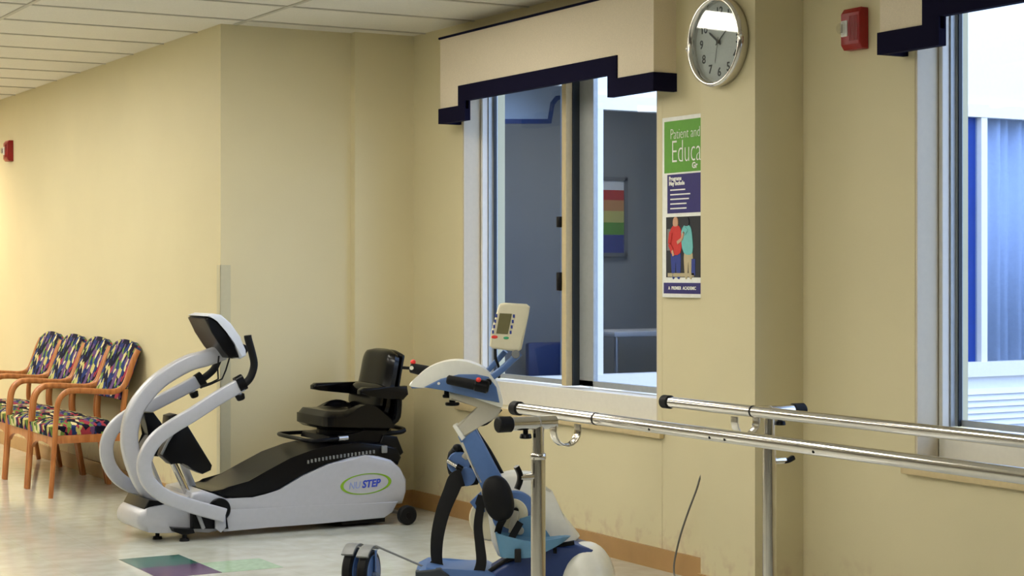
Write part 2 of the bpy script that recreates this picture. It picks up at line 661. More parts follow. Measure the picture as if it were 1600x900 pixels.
def skirt(name, bm):
    struct(name, bm, M['base'], smooth=False)
t = 0.012
skirt('baseboard_left', box(B(AX - t, AX, BY + 0.02, Y1, 0, 0.1), AX - t - 0.002, AX, BY + 0.02, Y1, 0.0, 0.012))
skirt('baseboard_back', box(B(AX - t, 4.37, BY + 0.03 - t, BY + 0.03, 0, 0.1), 4.37 - t, WX, BY - 0.03 - t, BY - 0.03, 0, 0.1))
bm = B(WX - t, WX, 6.326, BY - 0.03, 0, 0.1)
box(bm, WX - t, WX, Y0, 5.942, 0, 0.1)
box(bm, 4.504 - t, 4.504, 5.942 - t, 6.326 + t, 0, 0.1)
box(bm, 4.504, WX, 5.942 - t, 5.942, 0, 0.1)
box(bm, 4.504, WX, 6.326, 6.326 + t, 0, 0.1)
skirt('baseboard_right', bm)
# plastic corner guard on the outer corner
bm = B(AX - 0.004, AX + 0.058, BY + 0.026, BY + 0.03, 0.1, 1.44)
box(bm, AX - 0.004, AX, BY + 0.026, BY + 0.085, 0.1, 1.44)
struct('trim_1', bm, M['guard'], smooth=False)
# vertical wall seam strip left of the pier
struct('trim_2', B(WX - 0.0012, WX + 0.001, 6.987, 6.991, 0.1, 2.2), M['wall'], smooth=False)

# ------------------------------------------------------------------ windows
def window(i, ya, yb):
    w = link('window_%d' % i, B(4.862, 5.0, ya + 0.013, ya + 0.045, 0.79, ZT), M['trim'], smooth=False)
    w['kind'] = 'structure'
    bm = B(4.864, 4.90, yb - 0.034, yb - 0.013, 0.79, ZT, bev=0.003)
    box(bm, 4.864, 5.0, ya + 0.045, yb - 0.034, ZT - 0.05, ZT - 0.013)
    link('outer_frame', bm, M['trim'], w, smooth=False)
    bm = B(4.901, 4.925, yb - 0.042, yb - 0.013, 0.8, ZT - 0.05)
    box(bm, 4.925, 4.955, yb - 0.05, yb - 0.013, 0.8, ZT - 0.05)
    link('jamb_track', bm, M['alu'], w, smooth=False)
    link('gasket', B(4.928, 4.945, yb - 0.057, yb - 0.0505, 0.8, ZT - 0.05), M['gasket'], w, smooth=False)
    # apron panel under the sashes and the sill nose
    bm = B(4.864, 5.0, ya + 0.013, yb - 0.013, ZB, 0.79, bev=0.004)
    link('apron_panel', bm, M['trim'], w, smooth=False)
    ym = (ya + yb) / 2 + 0.09
    bm = B(WX + 0.002, 4.862, yb - 0.012, yb + 0.0, ZB, ZT)
    box(bm, WX + 0.002, 4.862, ya, ya + 0.012, ZB, ZT)
    box(bm, WX + 0.002, 4.862, ya, yb, ZT - 0.012, ZT)
    link('jamb_liner', bm, M['liner'], w, smooth=False)
    # sashes: the left one on the inner track, the right one on the outer track
    bm = bmesh.new()
    for (a, b, x0, x1) in ((ym - 0.022, ym + 0.022, 4.885, 4.925),):
        box(bm, x0, x1, a, b, 0.8, ZT - 0.05, bev=0.003)
    link('sash_stile', bm, M['sill'], w, smooth=False)
    bm = B(4.925, 4.97, ym - 0.03, ym + 0.015, 0.8, ZT - 0.05)
    link('meeting_gasket', bm, M['gasket'], w, smooth=False)
    bm = B(4.965, 4.995, ym - 0.165, ym - 0.005, 0.8, ZT - 0.05, bev=0.003)
    box(bm, 4.965, 4.995, ya + 0.045, ya + 0.09, 0.8, ZT - 0.05)
    box(bm, 4.965, 4.995, ya + 0.05, ym - 0.02, 0.8, 0.83)
    box(bm, 4.965, 4.995, ya + 0.05, ym - 0.02, ZT - 0.09, ZT - 0.05)
    box(bm, 4.94, 4.955, ym, yb - 0.058, 0.8, 0.825)
    box(bm, 4.94, 4.955, ym, yb - 0.058, ZT - 0.09, ZT - 0.05)
    link('sash_frame', bm, M['alu'], w, smooth=False)
    bm = B(4.945, 4.95, ym, yb - 0.052, 0.82, ZT - 0.06)
    link('window_pane', bm, M['glass'], w, smooth=False)
    bm = B(4.978, 4.983, ya + 0.08, ym - 0.15, 0.82, ZT - 0.06)
    link('window_pane', bm, M['glass'], w, smooth=False)
    for z, h in ((1.635, 0.06), (1.30, 0.10)):
        la = link('sash_latch', B(4.868, 4.89, ym + 0.018, ym + 0.052, z, z + h, bev=0.006), M['blackp'], w)
    bm = B(4.722, 4.86, ya - 0.05, yb + 0.05, ZB - 0.045, ZB, bev=0.006) if False else B(4.728, 4.756, ya - 0.055, yb + 0.055, ZB - 0.042, ZB + 0.002, bev=0.006)
    s = link('window_sill', bm, M['sill'], w)
    return w
window(1, *WINS[0])
window(2, *WINS[1])

# ------------------------------------------------------------------ courtyard and the wing across it
FY = 9.95
struct('ground', B(5.2, 16, -4, 14, -0.25, -0.1), M['ground'], smooth=False)
bm = bmesh.new()
OPEN = [(5.14, 6.06), (6.23, 7.75), (9.25, 11.4)]
TOPS = [2.66, 2.52, 2.61]
FZ0, FZ1 = 0.7, 2.6
xs = [5.03] + [q for a in OPEN for q in a] + [14.0]
for i in range(0, len(xs), 2):
    box(bm, xs[i], xs[i + 1], FY, FY + 0.14, -0.1, 4.4)
for a, b in OPEN:
    box(bm, a, b, FY, FY + 0.14, -0.1, FZ0)
    box(bm, a, b, FY, FY + 0.14, TOPS[OPEN.index((a, b))], 4.4)
struct('wall_courtyard', bm, M['siding'], smooth=False)
struct('wall_sky_block', B(12.2, 12.4, -4, FY, -0.1, 4.4), M['siding'], smooth=False)  # unseen wall added to hold back low sky light on the window jambs
# horizontal siding boards low on the wing
bm = bmesh.new()
k = 0
z = -0.08
while z < 0.53:
    prism(bm, [(FY - 0.001, z), (FY - 0.03, z + 0.004), (FY - 0.006, z + 0.046), (FY - 0.001, z + 0.046)], 8.2, 14.0, axis='x')
    z += 0.047
struct('trim_3', bm, M['siding'], smooth=False)
# exterior windows
def ext_window(i, a, b, mull=None):
    FZ1 = TOPS[i - 3]
    bm = B(a - 0.03, a + 0.055, FY - 0.03, FY + 0.05, FZ0 - 0.02, FZ1 + 0.02)
    box(bm, b - 0.055, b + 0.03, FY - 0.03, FY + 0.05, FZ0 - 0.02, FZ1 + 0.02)
    box(bm, a - 0.03, b + 0.03, FY - 0.032, FY + 0.05, FZ1 - 0.055, FZ1 + 0.04)
    box(bm, a - 0.03, b + 0.03, FY - 0.045, FY + 0.05, FZ0 - 0.08, FZ0 + 0.03)
    if mull:
        box(bm, mull - 0.03, mull + 0.03, FY - 0.025, FY + 0.05, FZ0, FZ1)
    w = link('window_%d' % i, bm, M['trim'], smooth=False)
    w['kind'] = 'structure'
    link('window_pane', B(a + 0.05, b - 0.05, FY + 0.02, FY + 0.026, FZ0 + 0.02, FZ1 - 0.04), M['glass'], w, smooth=False)
    return w
ext_window(3, *OPEN[0])
ext_window(4, *OPEN[1])
w5 = ext_window(5, *OPEN[2], mull=9.655)
link('side_panel', B(9.29, 9.63, FY + 0.04, FY + 0.05, FZ0 + 0.02, FZ1 - 0.04), M['bluepanel'], w5, smooth=False)['label'] = 'deep blue side panel'
# pleated curtain behind the right part of that window
bm = bmesh.new()
n = 150
pv = []
for i in range(n + 1):
    xx = 9.68 + (11.35 - 9.68) * i / n
    yy = FY + 0.095 + 0.03 * math.sin(i * 0.62) + 0.02 * math.sin(i * 0.23 + 1)
    pv.append((bm.verts.new((xx, yy, FZ0 + 0.02)), bm.verts.new((xx, yy, FZ1 - 0.02))))
for p, q in zip(pv[:-1], pv[1:]):
    bm.faces.new((p[0], q[0], q[1], p[1]))
cu = link('curtain', bm, M['curtain'])
sm = cu.modifiers.new('s', 'SOLIDIFY')
sm.thickness = 0.004
tag(cu, 'pale blue pleated curtain behind the wing window seen through the right window', 'curtain')
# room behind the wing windows
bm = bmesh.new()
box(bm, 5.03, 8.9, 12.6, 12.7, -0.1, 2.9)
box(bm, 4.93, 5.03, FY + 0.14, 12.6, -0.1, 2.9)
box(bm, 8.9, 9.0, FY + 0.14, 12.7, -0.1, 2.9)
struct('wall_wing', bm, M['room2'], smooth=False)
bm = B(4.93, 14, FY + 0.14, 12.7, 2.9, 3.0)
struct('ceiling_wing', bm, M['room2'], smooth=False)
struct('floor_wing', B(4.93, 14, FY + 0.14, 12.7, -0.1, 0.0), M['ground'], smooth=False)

pf = thing('framed_poster', 'rainbow striped poster in a grey frame seen through the left window', 'poster', (7.9, 12.6, 1.86), worldbuilt=True)
px0, px1, pz0, pz1 = 7.6, 8.2, 1.53, 2.19
link('frame', box(box(box(B(px0, px0 + 0.03, 12.56, 12.6, pz0, pz1), px1 - 0.03, px1, 12.56, 12.6, pz0, pz1), px0, px1, 12.56, 12.6, pz1 - 0.03, pz1), px0, px1, 12.56, 12.6, pz0, pz0 + 0.03), M['greyp'], pf, smooth=False)
bands = [('paper', 0.13), ('pred', 0.14), ('porange', 0.15), ('pyellow', 0.16), ('pgreen', 0.17), ('pblue', 0.25)]
zt = pz1 - 0.03
for mname, fr in bands:
    hh = (pz1 - pz0 - 0.06) * fr
    link('colour_band', B(px0 + 0.03, px1 - 0.03, 12.575, 12.59, zt - hh, zt), M[mname], pf, smooth=False)
    zt -= hh
# cornice seen from behind inside the wing window
L = [at(u, v, 10.3) for u, v in ((780, 186), (856, 186), (860, 160), (868, 150), (900, 146), (900, 120), (780, 120))]
co = thing('window_cornice', 'pale stepped cornice hanging high in the room across the courtyard', 'cornice', (6.0, 10.3, 2.5), worldbuilt=True)
link('board', PR(L, 10.3, 10.34), M['trim'], co, smooth=False)
L = [at(u, v, 10.3) for u, v in ((780, 193), (861, 193), (866, 164), (872, 156), (900, 152), (900, 146), (868, 150), (860, 160), (856, 186), (780, 186))]
link('dark_border', PR(L, 10.295, 10.345), M['dblue'], co, smooth=False)
# slant-topped screen edge close behind the glass
bm = PR([(5.40, 0.0), (5.665, 0.0), (5.665, 1.755), (5.585, 1.84), (5.40, 1.95)], 10.14, 10.17)
tag(link('folding_screen', bm, M['siding'], smooth=False), 'white slant-topped screen at the left edge of the left window view', 'screen')
wl = thing('ceiling_light', 'unseen fill light panel added to brighten the dim room across the courtyard', 'ceiling light', (7.3, 11.4, 2.9), worldbuilt=True)  # added fill panel, lifts the dark wing interior behind the glass
link('frame', B(6.68, 7.92, 11.08, 11.72, 2.885, 2.9), M['trim'], wl, smooth=False)
link('diffuser', B(6.72, 7.88, 11.12, 11.68, 2.88, 2.8855), emit_mat('wing_fill_light', (255, 240, 220), 14), wl, smooth=False)
# dim chair and small table across the courtyard
dc = thing('visitor_chair', 'dim blue visitor chair seen low through the left window', 'chair', (7.15, 12.1, 0), worldbuilt=True)
link('seat', B(7.08, 7.42, 11.85, 12.3, 0.42, 0.5, bev=0.02), M['dblue'], dc)
link('backrest', B(7.08, 7.42, 12.28, 12.34, 0.55, 0.84, bev=0.02), M['dblue'], dc)
for lx in (7.1, 7.4):
    for ly in (11.88, 12.3):
        link('leg', CY((lx, ly, 0), (lx, ly, 0.46 if ly < 12 else 0.6), 0.014), M['steel'], dc)
dt = thing('side_table', 'white topped table seen low through the right pane of the left window', 'table', (7.9, 11.9, 0), worldbuilt=True)
link('table_top', B(7.45, 8.35, 11.6, 12.2, 0.9, 0.94, bev=0.008), M['trim'], dt)
for lx in (7.5, 8.3):
    for ly in (11.65, 12.15):
        link('leg', CY((lx, ly, 0), (lx, ly, 0.91), 0.016), M['steel'], dt)

# ------------------------------------------------------------------ ceiling lights
def troffer(ix, iy, label):
    x0 = 3.64 - 1.22 * ix
    y0 = 9.47 - 0.61 * iy
    tr = thing('ceiling_light', label, 'ceiling light', (x0 + 0.61, y0 + 0.305, CZ), group='recessed fluorescent ceiling panels', worldbuilt=True)
    bm = bmesh.new()
    box(bm, x0 + 0.012, x0 + 0.04, y0 + 0.012, y0 + 0.598, CZ - 0.014, CZ)
    box(bm, x0 + 1.18, x0 + 1.208, y0 + 0.012, y0 + 0.598, CZ - 0.014, CZ)
    box(bm, x0 + 0.04, x0 + 1.18, y0 + 0.012, y0 + 0.035, CZ - 0.014, CZ)
    box(bm, x0 + 0.04, x0 + 1.18, y0 + 0.575, y0 + 0.598, CZ - 0.014, CZ)
    link('frame', bm, M['trim'], tr, smooth=False)
    link('diffuser', B(x0 + 0.04, x0 + 1.18, y0 + 0.035, y0 + 0.575, CZ - 0.01, CZ - 0.002), PANEL, tr, smooth=False)
LBL = 'recessed fluorescent ceiling panel above the open floor, outside the photo'
for ix, iy in ((1, 3), (3, 2), (2, 6), (3, 9), (3, 12), (2, -2), (4, -2), (2, -5), (4, -5), (2, -8), (3, -11), (3, 16)):
    troffer(ix, iy, LBL)
# warm downlight near the far end of the long wall
dl = thing('downlight', 'warm recessed downlight by the far end of the long wall', 'ceiling light', (3.1, 15.9, CZ), worldbuilt=True)
bm = torus(bmesh.new(), (3.1, 15.9, CZ - 0.004), (0, 0, 1), 0.085, 0.012)
link('trim_ring', bm, M['trim'], dl)
link('bulb', CY((3.1, 15.9, CZ - 0.012), (3.1, 15.9, CZ - 0.002), 0.07), emit_mat('warm_bulb', (255, 196, 120), 12), dl)
ld = bpy.data.lights.new('downlight_lamp', 'SPOT')
ld.energy = LAMP_W * 9
ld.color = (1.0, 0.74, 0.46)
ld.spot_size = R(150)
ld.spot_blend = 0.6
ld.shadow_soft_size = 0.08
lo = bpy.data.objects.new('lamp', ld)
lo.location = (0, 0, -0.03)
lo.parent = dl
col.objects.link(lo)

# ------------------------------------------------------------------ valances (stepped pelmets)
def valance(name, y_l, y_r, steps, label):
    """front at x=4.63; steps = (outer left step, inner left, inner right, outer right) in y"""
    ol, il, ir, orr = steps
    xf = 4.63
    v = thing(name, label, 'valance', (WX, (y_l + y_r) / 2, 2.72), worldbuilt=True)
    zt, zb, zu = 2.72, 2.30, 2.41
    out = [(y_l, zb), (ol, zb), (ol, zu), (orr, zu), (orr, zb), (y_r, zb), (y_r, zt), (y_l, zt)]
    bm = PR(out, xf, xf + 0.02, axis='x')
    box(bm, xf + 0.02, WX, y_l - 0.02, y_l, zb, zt)
    box(bm, xf + 0.02, WX, y_r, y_r + 0.02, zb, zt)
    box(bm, xf + 0.02, WX, y_r + 0.02, y_l - 0.02, zt - 0.02, zt)
    link('fabric_board', bm, M['cream'], v, smooth=False)
    zo, zi, zu2, zi2 = 2.322, 2.237, 2.432, 2.345
    band = [(y_l, zo), (ol + 0.0, zo), (ol, zu2), (orr, zu2), (orr, zo), (y_r, zo), (y_r, zi), (ir, zi), (ir, zi2), (il, zi2), (il, zi), (y_l, zi)]
    bm = PR(band, xf - 0.008, xf + 0.0, axis='x')
    prism(bm, [(a, b) for a, b in band], xf + 0.02, xf + 0.028, axis='x')
    # lower lip between the two skins and around the returns
    box(bm, xf, xf + 0.02, il, y_l, zi, zb)
    box(bm, xf, xf + 0.02, y_r, ir, zi, zb)
    box(bm, xf, xf + 0.02, ir, il, zi2, zu)
    box(bm, xf - 0.008, WX, y_l, y_l + 0.008, zi, zo)
    box(bm, xf - 0.008, WX, y_r - 0.008, y_r, zi, zo)
    box(bm, xf + 0.02, WX, y_l - 0.02, y_l, zi, zb)
    box(bm, xf + 0.02, WX, y_r, y_r + 0.02, zi, zb)
    link('navy_border', bm, M['navy'], v, smooth=False)
    bm = SW([(xf - 0.004, y_l + 0.004, zt), (xf - 0.004, y_r - 0.004, zt)], 0.007, seg=8)
    sweep(bm, [(xf - 0.004, y_r - 0.004, zt), (WX - 0.01, y_r - 0.004, zt)], 0.007, seg=8)
    link('top_piping', bm, M['navy'], v)
    return v
valance('window_valance', 9.03, 6.875, (8.80, 8.72, 7.26, 7.18), 'cream valance with stepped navy border over the left window, ending beside the clock')
valance('window_valance', 5.318, 2.99, (5.075, 4.985, 3.3, 3.22), 'cream valance with stepped navy border at the upper right corner, right of the fire alarm')

# ------------------------------------------------------------------ wall clock
CX, CYc, CZc, CR = 4.504, 6.165, 2.372, 0.192
ck = thing('wall_clock', 'round silver-rimmed wall clock with grey dial on the pier above the poster', 'clock', (CX, CYc, CZc), worldbuilt=True)
def lathe_x(bm, prof, c, seg=64):
    """profile of (radius, distance out from the wall); axis -x"""
    rings = []
    for r, d in prof:
        rings.append([bm.verts.new((c[0] - d, c[1] + r * math.cos(2 * PI * i / seg), c[2] + r * math.sin(2 * PI * i / seg))) for i in range(seg)])
    for A, Bq in zip(rings[:-1], rings[1:]):
        for j in range(seg):
            bm.faces.new((A[j], A[(j + 1) % seg], Bq[(j + 1) % seg], Bq[j]))
    return bm
c0 = (CX, CYc, CZc)
bm = lathe_x(bmesh.new(), [(CR - 0.012, 0), (CR - 0.004, 0.004), (CR - 0.002, 0.03), (CR, 0.042), (CR - 0.004, 0.052), (CR - 0.012, 0.056), (CR - 0.02, 0.052), (CR - 0.024, 0.042), (CR - 0.024, 0.018)], c0)
link('rim', bm, M['chrome'], ck, ang=60)
link('dial', CY((CX - 0.0, CYc, CZc), (CX - 0.018, CYc, CZc), CR - 0.02, seg=64), M['dial'], ck, ang=30)
mm = lambda dx, dz, d=0.0185: frame_m((CX - d, CYc - dx, CZc + dz), (0, -1, 0), (0, 0, 1))
for h in range(1, 13):
    a = R(90 - 30 * h)
    tb = text_bm(str(h), 0.052, mm(0.128 * math.cos(a), 0.128 * math.sin(a)), align='CENTER', bold=0.0008)
    link('numeral', tb, M['ink'], ck, smooth=False, recalc=False)
def hand(name, ang, ln, w, d, tail=0.02):
    a = R(90 - ang)
    ca, sa = math.cos(a), math.sin(a)
    pts = [(-tail, -w / 2), (ln * 0.85, -w / 2), (ln, 0), (ln * 0.85, w / 2), (-tail, w / 2)]
    q = [(CYc - (p * ca - s * sa), CZc + (p * sa + s * ca)) for p, s in pts]
    link(name, PR(q, CX - d - 0.001, CX - d, axis='x'), M['ink'], ck, smooth=False)
hand('hour_hand', 305, 0.085, 0.009, 0.023)
hand('minute_hand', 54, 0.125, 0.006, 0.025)
hand('second_hand', 192, 0.09, 0.0025, 0.027)
link('hub', CY((CX - 0.018, CYc, CZc), (CX - 0.03, CYc, CZc), 0.008), M['ink'], ck)
gb = CY((CX - 0.038, CYc, CZc), (CX - 0.04, CYc, CZc), CR - 0.023, seg=64)
bmesh.ops.rotate(gb, cent=(CX - 0.039, CYc, CZc), matrix=Matrix.Rotation(R(0.7), 3, 'Y'), verts=gb.verts)
link('cover_glass', gb, M['cglass'], ck, smooth=False)
for s in (-1, 1):
    link('clip', EL((CX - 0.045, CYc + s * (CR - 0.006), CZc + (0.012 if s < 0 else -0.012)), (0.014, 0.012, 0.016)), M['chrome'], ck)

# ------------------------------------------------------------------ education poster
PY0, PY1, PZ0, PZ1 = 6.963, 6.36, 1.282, 2.12
po = thing('education_poster', 'tall poster with green heading and a photo of two people, partly hidden by the pier', 'poster', (WX, 6.66, 1.7), worldbuilt=True)
link('backing_board', B(WX - 0.018, WX, PY1, PY0, PZ0, PZ1, bev=0.003), M['paper'], po)
e = 0.0012
def flat(name, y0, y1, z0, z1, m, lay=1, parent=po):
    return link(name, B(WX - 0.018 - e * lay, WX - 0.018, min(y0, y1), max(y0, y1), z0, z1), M[m], parent, smooth=False)
flat('green_header', PY0 - 0.02, PY1 + 0.02, 1.86, 2.10, 'pgreen')
flat('purple_panel', PY0 - 0.045, PY1 + 0.28, 1.672, 1.852, 'ppurple')
flat('footer_band', PY0 - 0.015, PY1 + 0.015, 1.30, 1.35, 'ppurple')
flat('photo_background', PY0 - 0.035, PY1 + 0.28, 1.375, 1.655, 'pdark')
def ptext(name, s, dx, z, size, m='paper', bold=0, sx=1.0):
    mt = frame_m((WX - 0.0205, PY0 - dx, z), (0, -1, 0), (0, 0, 1))
    link(name, text_bm(s, size, mt, extrude=0.0004, bold=bold, sx=sx), M[m], po, smooth=False, recalc=False)
ptext('heading', 'Patient and', 0.07, 2.037, 0.07, bold=-0.0012, sx=0.76)
ptext('heading', 'Education', 0.078, 1.952, 0.152, bold=-0.0025, sx=0.665)
ptext('heading', 'Gr', 0.245, 1.886, 0.038, bold=0.0012)
ptext('panel_text', 'Programs', 0.06, 1.832, 0.026, bold=0.0012)
ptext('panel_text', 'May Include', 0.06, 1.81, 0.026, bold=0.0012)
for i, wd in enumerate((0.12, 0.16, 0.15, 0.13, 0.13)):
    z = 1.78 - i * 0.0215
    link('text_line', B(WX - 0.0202, WX - 0.018, PY0 - 0.07 - wd, PY0 - 0.07, z - 0.003, z + 0.003), M['paper'], po, smooth=False)
ptext('footer_text', 'A  PREMIER  ACADEMIC', 0.055, 1.325, 0.021, bold=0.0006)
def person(dx, shirt, trousers, hd, lean, w=0.085):
    bz = 1.378
    def pp(pts, m, lay):
        q = [(PY0 - dx - a, bz + b) for a, b in pts]
        link('printed_figure', PR(q, WX - 0.018 - e * lay, WX - 0.018, axis='x', n=3), M[m], po, smooth=False)
    pp([(-w * 0.35, 0), (-w * 0.1, 0), (0, 0.07), (w * 0.1, 0), (w * 0.4, 0), (w * 0.42, 0.12), (-w * 0.42, 0.12)], trousers, 2)
    pp([(-w * 0.45, 0.11), (w * 0.45, 0.11), (w * 0.55 + lean, 0.2), (w * 0.28 + lean, 0.235), (-w * 0.28 + lean, 0.235), (-w * 0.6 + lean, 0.19)], shirt, 3)
    pp([(-0.017 + lean, 0.236), (0.017 + lean, 0.236), (0.018 + lean, 0.265), (lean, 0.277), (-0.018 + lean, 0.265)], hd, 4)
flat('photo_detail', PY0 - 0.045, PY0 - 0.075, 1.50, 1.60, 'greyp', 2)
flat('photo_detail', PY0 - 0.24, PY0 - 0.27, 1.385, 1.46, 'pblue', 2)
flat('photo_detail', PY0 - 0.05, PY0 - 0.26, 1.378, 1.395, 'pkhaki', 2)
person(0.115, 'pred', 'pblue', 'pskin', 0.0)
person(0.215, 'pteal', 'pkhaki', 'pdark', -0.012, w=0.075)
def limb(pts, m, r=0.008):
    bm = bmesh.new()
    for (a, b), (c_, d) in zip(pts[:-1], pts[1:]):
        cc, dd = Vector((a, b)), Vector((c_, d))
        nn = (dd - cc).orthogonal().normalized() * r
        prism(bm, [(PY0 - p.x, p.y) for p in (cc - nn, dd - nn, dd + nn, cc + nn)], WX - 0.018 - e * 5, WX - 0.018, axis='x')
    link('printed_arm', bm, M[m], po, smooth=False)
limb([(0.078, 1.585), (0.066, 1.53), (0.09, 1.50)], 'pred', 0.011)
limb([(0.09, 1.50), (0.10, 1.475)], 'pskin', 0.007)
limb([(0.185, 1.585), (0.165, 1.55), (0.13, 1.535)], 'pskin', 0.008)
limb([(0.205, 1.60), (0.185, 1.575)], 'pteal', 0.012)

# ------------------------------------------------------------------ fire alarm strobes
def strobe(name, cy, cz, wx, label, w=0.115, h=0.165):
    s = thing(name, label, 'fire alarm', (wx, cy, cz), worldbuilt=True)
    q = [(wx, cz - h / 2), (wx, cz + h / 2), (wx - 0.035, cz + h / 2), (wx - 0.05, cz + h / 2 - 0.02), (wx - 0.05, cz - h / 2 + 0.02), (wx - 0.035, cz - h / 2)]
    bm = PR(q, cy - w / 2, cy + w / 2, bev=0.006)
    link('housing', bm, M['red'], s)
    bm = bmesh.new()
    for k in range(6):
        yy = cy - w / 2 + 0.012 + k * 0.009
        box(bm, wx - 0.053, wx - 0.048, yy, yy + 0.004, cz - 0.05, cz + 0.05)
    link('grille', bm, M['red'], s, smooth=False)
    link('strobe_mount', B(wx - 0.056, wx - 0.048, cy + 0.012, cy + 0.05, cz - 0.03, cz + 0.035, bev=0.004), M['paper'], s)
    link('strobe_lens', EL((wx - 0.06, cy + 0.031, cz + 0.002), (0.03, 0.022, 0.026)), M['clear'], s)
    link('flash_tube', CY((wx - 0.066, cy + 0.031, cz - 0.016), (wx - 0.066, cy + 0.031, cz + 0.02), 0.006, seg=10), M['chrome'], s)
strobe('fire_alarm_strobe', 5.585, 2.375, WX, 'red fire alarm strobe between the clock and the right window valance')
strobe('fire_alarm_strobe', 14.47, 2.368, AX, 'small distant red fire alarm strobe on the long wall at far left', w=0.13)

# ------------------------------------------------------------------ patterned armchairs in a row
def chair(x0, y0, label):
    """faces -x; x0,y0 = floor point of the near front leg"""
    W, fw = 0.585, 0.034
    c = thing('armchair', label, 'chair', (x0, y0, 0), group='patterned oak armchairs in a row')
    prof = [(0.0, 0.0), (0.022, 0.31), (0.034, 0.50), (0.05, 0.60), (0.095, 0.652), (0.16, 0.662), (0.30, 0.652), (0.40, 0.648), (0.455, 0.672), (0.487, 0.73), (0.525, 0.84), (0.556, 0.905)]
    for yy in (fw / 2, W - fw / 2):
        link('arm_frame', SW([(a, yy, b) for a, b in prof], fw, 0.036, up=(0, 1, 0), n=5, rnd=0.38, taper=lambda t: 0.82 + 0.5 * min(t, 0.35)), M['wood'], c)
        bp = [(0.535, yy, 0.0), (0.50, yy, 0.2), (0.465, yy, 0.42), (0.458, yy, 0.52), (0.475, yy, 0.66)]
        link('rear_leg', SW(bp, fw * 0.9, 0.034, up=(0, 1, 0), n=5, rnd=0.38), M['wood'], c)
    # front apron with an arched lower edge, side rails
    ap = [(0.03, 0.385), (W - 0.03, 0.385), (W - 0.03, 0.27), (W - 0.075, 0.305), (W - 0.15, 0.325), (W / 2, 0.33), (0.15, 0.325), (0.075, 0.305), (0.03, 0.27)]
    link('front_apron', PR(ap, 0.02, 0.042, axis='x', bev=0.003), M['wood'], c)
    for yy in (0.012, W - 0.03):
        link('side_rail', B(0.03, 0.47, yy, yy + 0.018, 0.335, 0.385, bev=0.004), M['wood'], c)
    link('rear_rail', B(0.455, 0.475, 0.02, W - 0.02, 0.335, 0.385, bev=0.004), M['wood'], c)
    # upholstered seat, domed
    bm = bmesh.new()
    nx, ny = 10, 10
    x_a, x_b, y_a, y_b = 0.005, 0.47, 0.038, W - 0.038
    top, bot = [], []
    for i in range(nx + 1):
        rt, rb = [], []
        for j in range(ny + 1):
            u, v = i / nx, j / ny
            d = (1 - abs(2 * u - 1) ** 4) * (1 - abs(2 * v - 1) ** 4)
            xx, yy = x_a + (x_b - x_a) * u, y_a + (y_b - y_a) * v
            rt.append(bm.verts.new((xx, yy, 0.425 + 0.045 * d + 0.012 * (1 - u))))
            rb.append(bm.verts.new((xx + (0.008 if i == 0 else 0), yy, 0.375)))
        top.append(rt)
        bot.append(rb)
    for i in range(nx):
        for j in range(ny):
            bm.faces.new((top[i][j], top[i + 1][j], top[i + 1][j + 1], top[i][j + 1]))
            bm.faces.new((bot[i][j], bot[i][j + 1], bot[i + 1][j + 1], bot[i + 1][j]))
    for i in range(nx):
        bm.faces.new((top[i][0], bot[i][0], bot[i + 1][0], top[i + 1][0]))
        bm.faces.new((top[i][ny], top[i + 1][ny], bot[i + 1][ny], bot[i][ny]))
    for j in range(ny):
        bm.faces.new((top[0][j], top[0][j + 1], bot[0][j + 1], bot[0][j]))
        bm.faces.new((top[nx][j], bot[nx][j], bot[nx][j + 1], top[nx][j + 1]))
    link('seat_cushion', bm, M['fabric'], c, ang=60)
    # back panel: rounded crest, leaning like the posts
    bm = bmesh.new()
    nv, nu = 14, 12
    F_, K_ = [], []
    for i in range(nv + 1):
        s = i / nv
        f, k = [], []
        for j in range(nu + 1):
            q = 2 * j / nu - 1
            crest = 0.05 * (1 - abs(q) ** 2.6)
            zz = 0.60 + s * (0.315 + crest)
            xx = 0.425 + (zz - 0.60) * 0.37
            hw = (W / 2 - 0.036)
            yy = W / 2 + q * hw
            bul = 0.014 * (1 - q ** 4) * (1 - (2 * s - 1) ** 4)
            f.append(bm.verts.new((xx - bul, yy, zz)))
            k.append(bm.verts.new((xx + 0.04 + bul * 0.4, yy, zz - 0.012)))
        F_.append(f)
        K_.append(k)
    for i in range(nv):
        for j in range(nu):
            bm.faces.new((F_[i][j], F_[i][j + 1], F_[i + 1][j + 1], F_[i + 1][j]))
            bm.faces.new((K_[i][j], K_[i + 1][j], K_[i + 1][j + 1], K_[i][j + 1]))
        bm.faces.new((F_[i][0], F_[i + 1][0], K_[i + 1][0], K_[i][0]))
        bm.faces.new((F_[i][nu], K_[i][nu], K_[i + 1][nu], F_[i + 1][nu]))
    for j in range(nu):
        bm.faces.new((F_[0][j], K_[0][j], K_[0][j + 1], F_[0][j + 1]))
        bm.faces.new((F_[nv][j], F_[nv][j + 1], K_[nv][j + 1], K_[nv][j]))
    link('back_cushion', bm, M['fabric'], c, ang=50)
    for yy in (fw / 2, W - fw / 2):
        s = -1 if yy < 0.1 else 1
        link('bolt_cap', CY((0.536, yy, 0.862), (0.524, yy, 0.868), 0.007, seg=12), M['ink'], c)
    return c

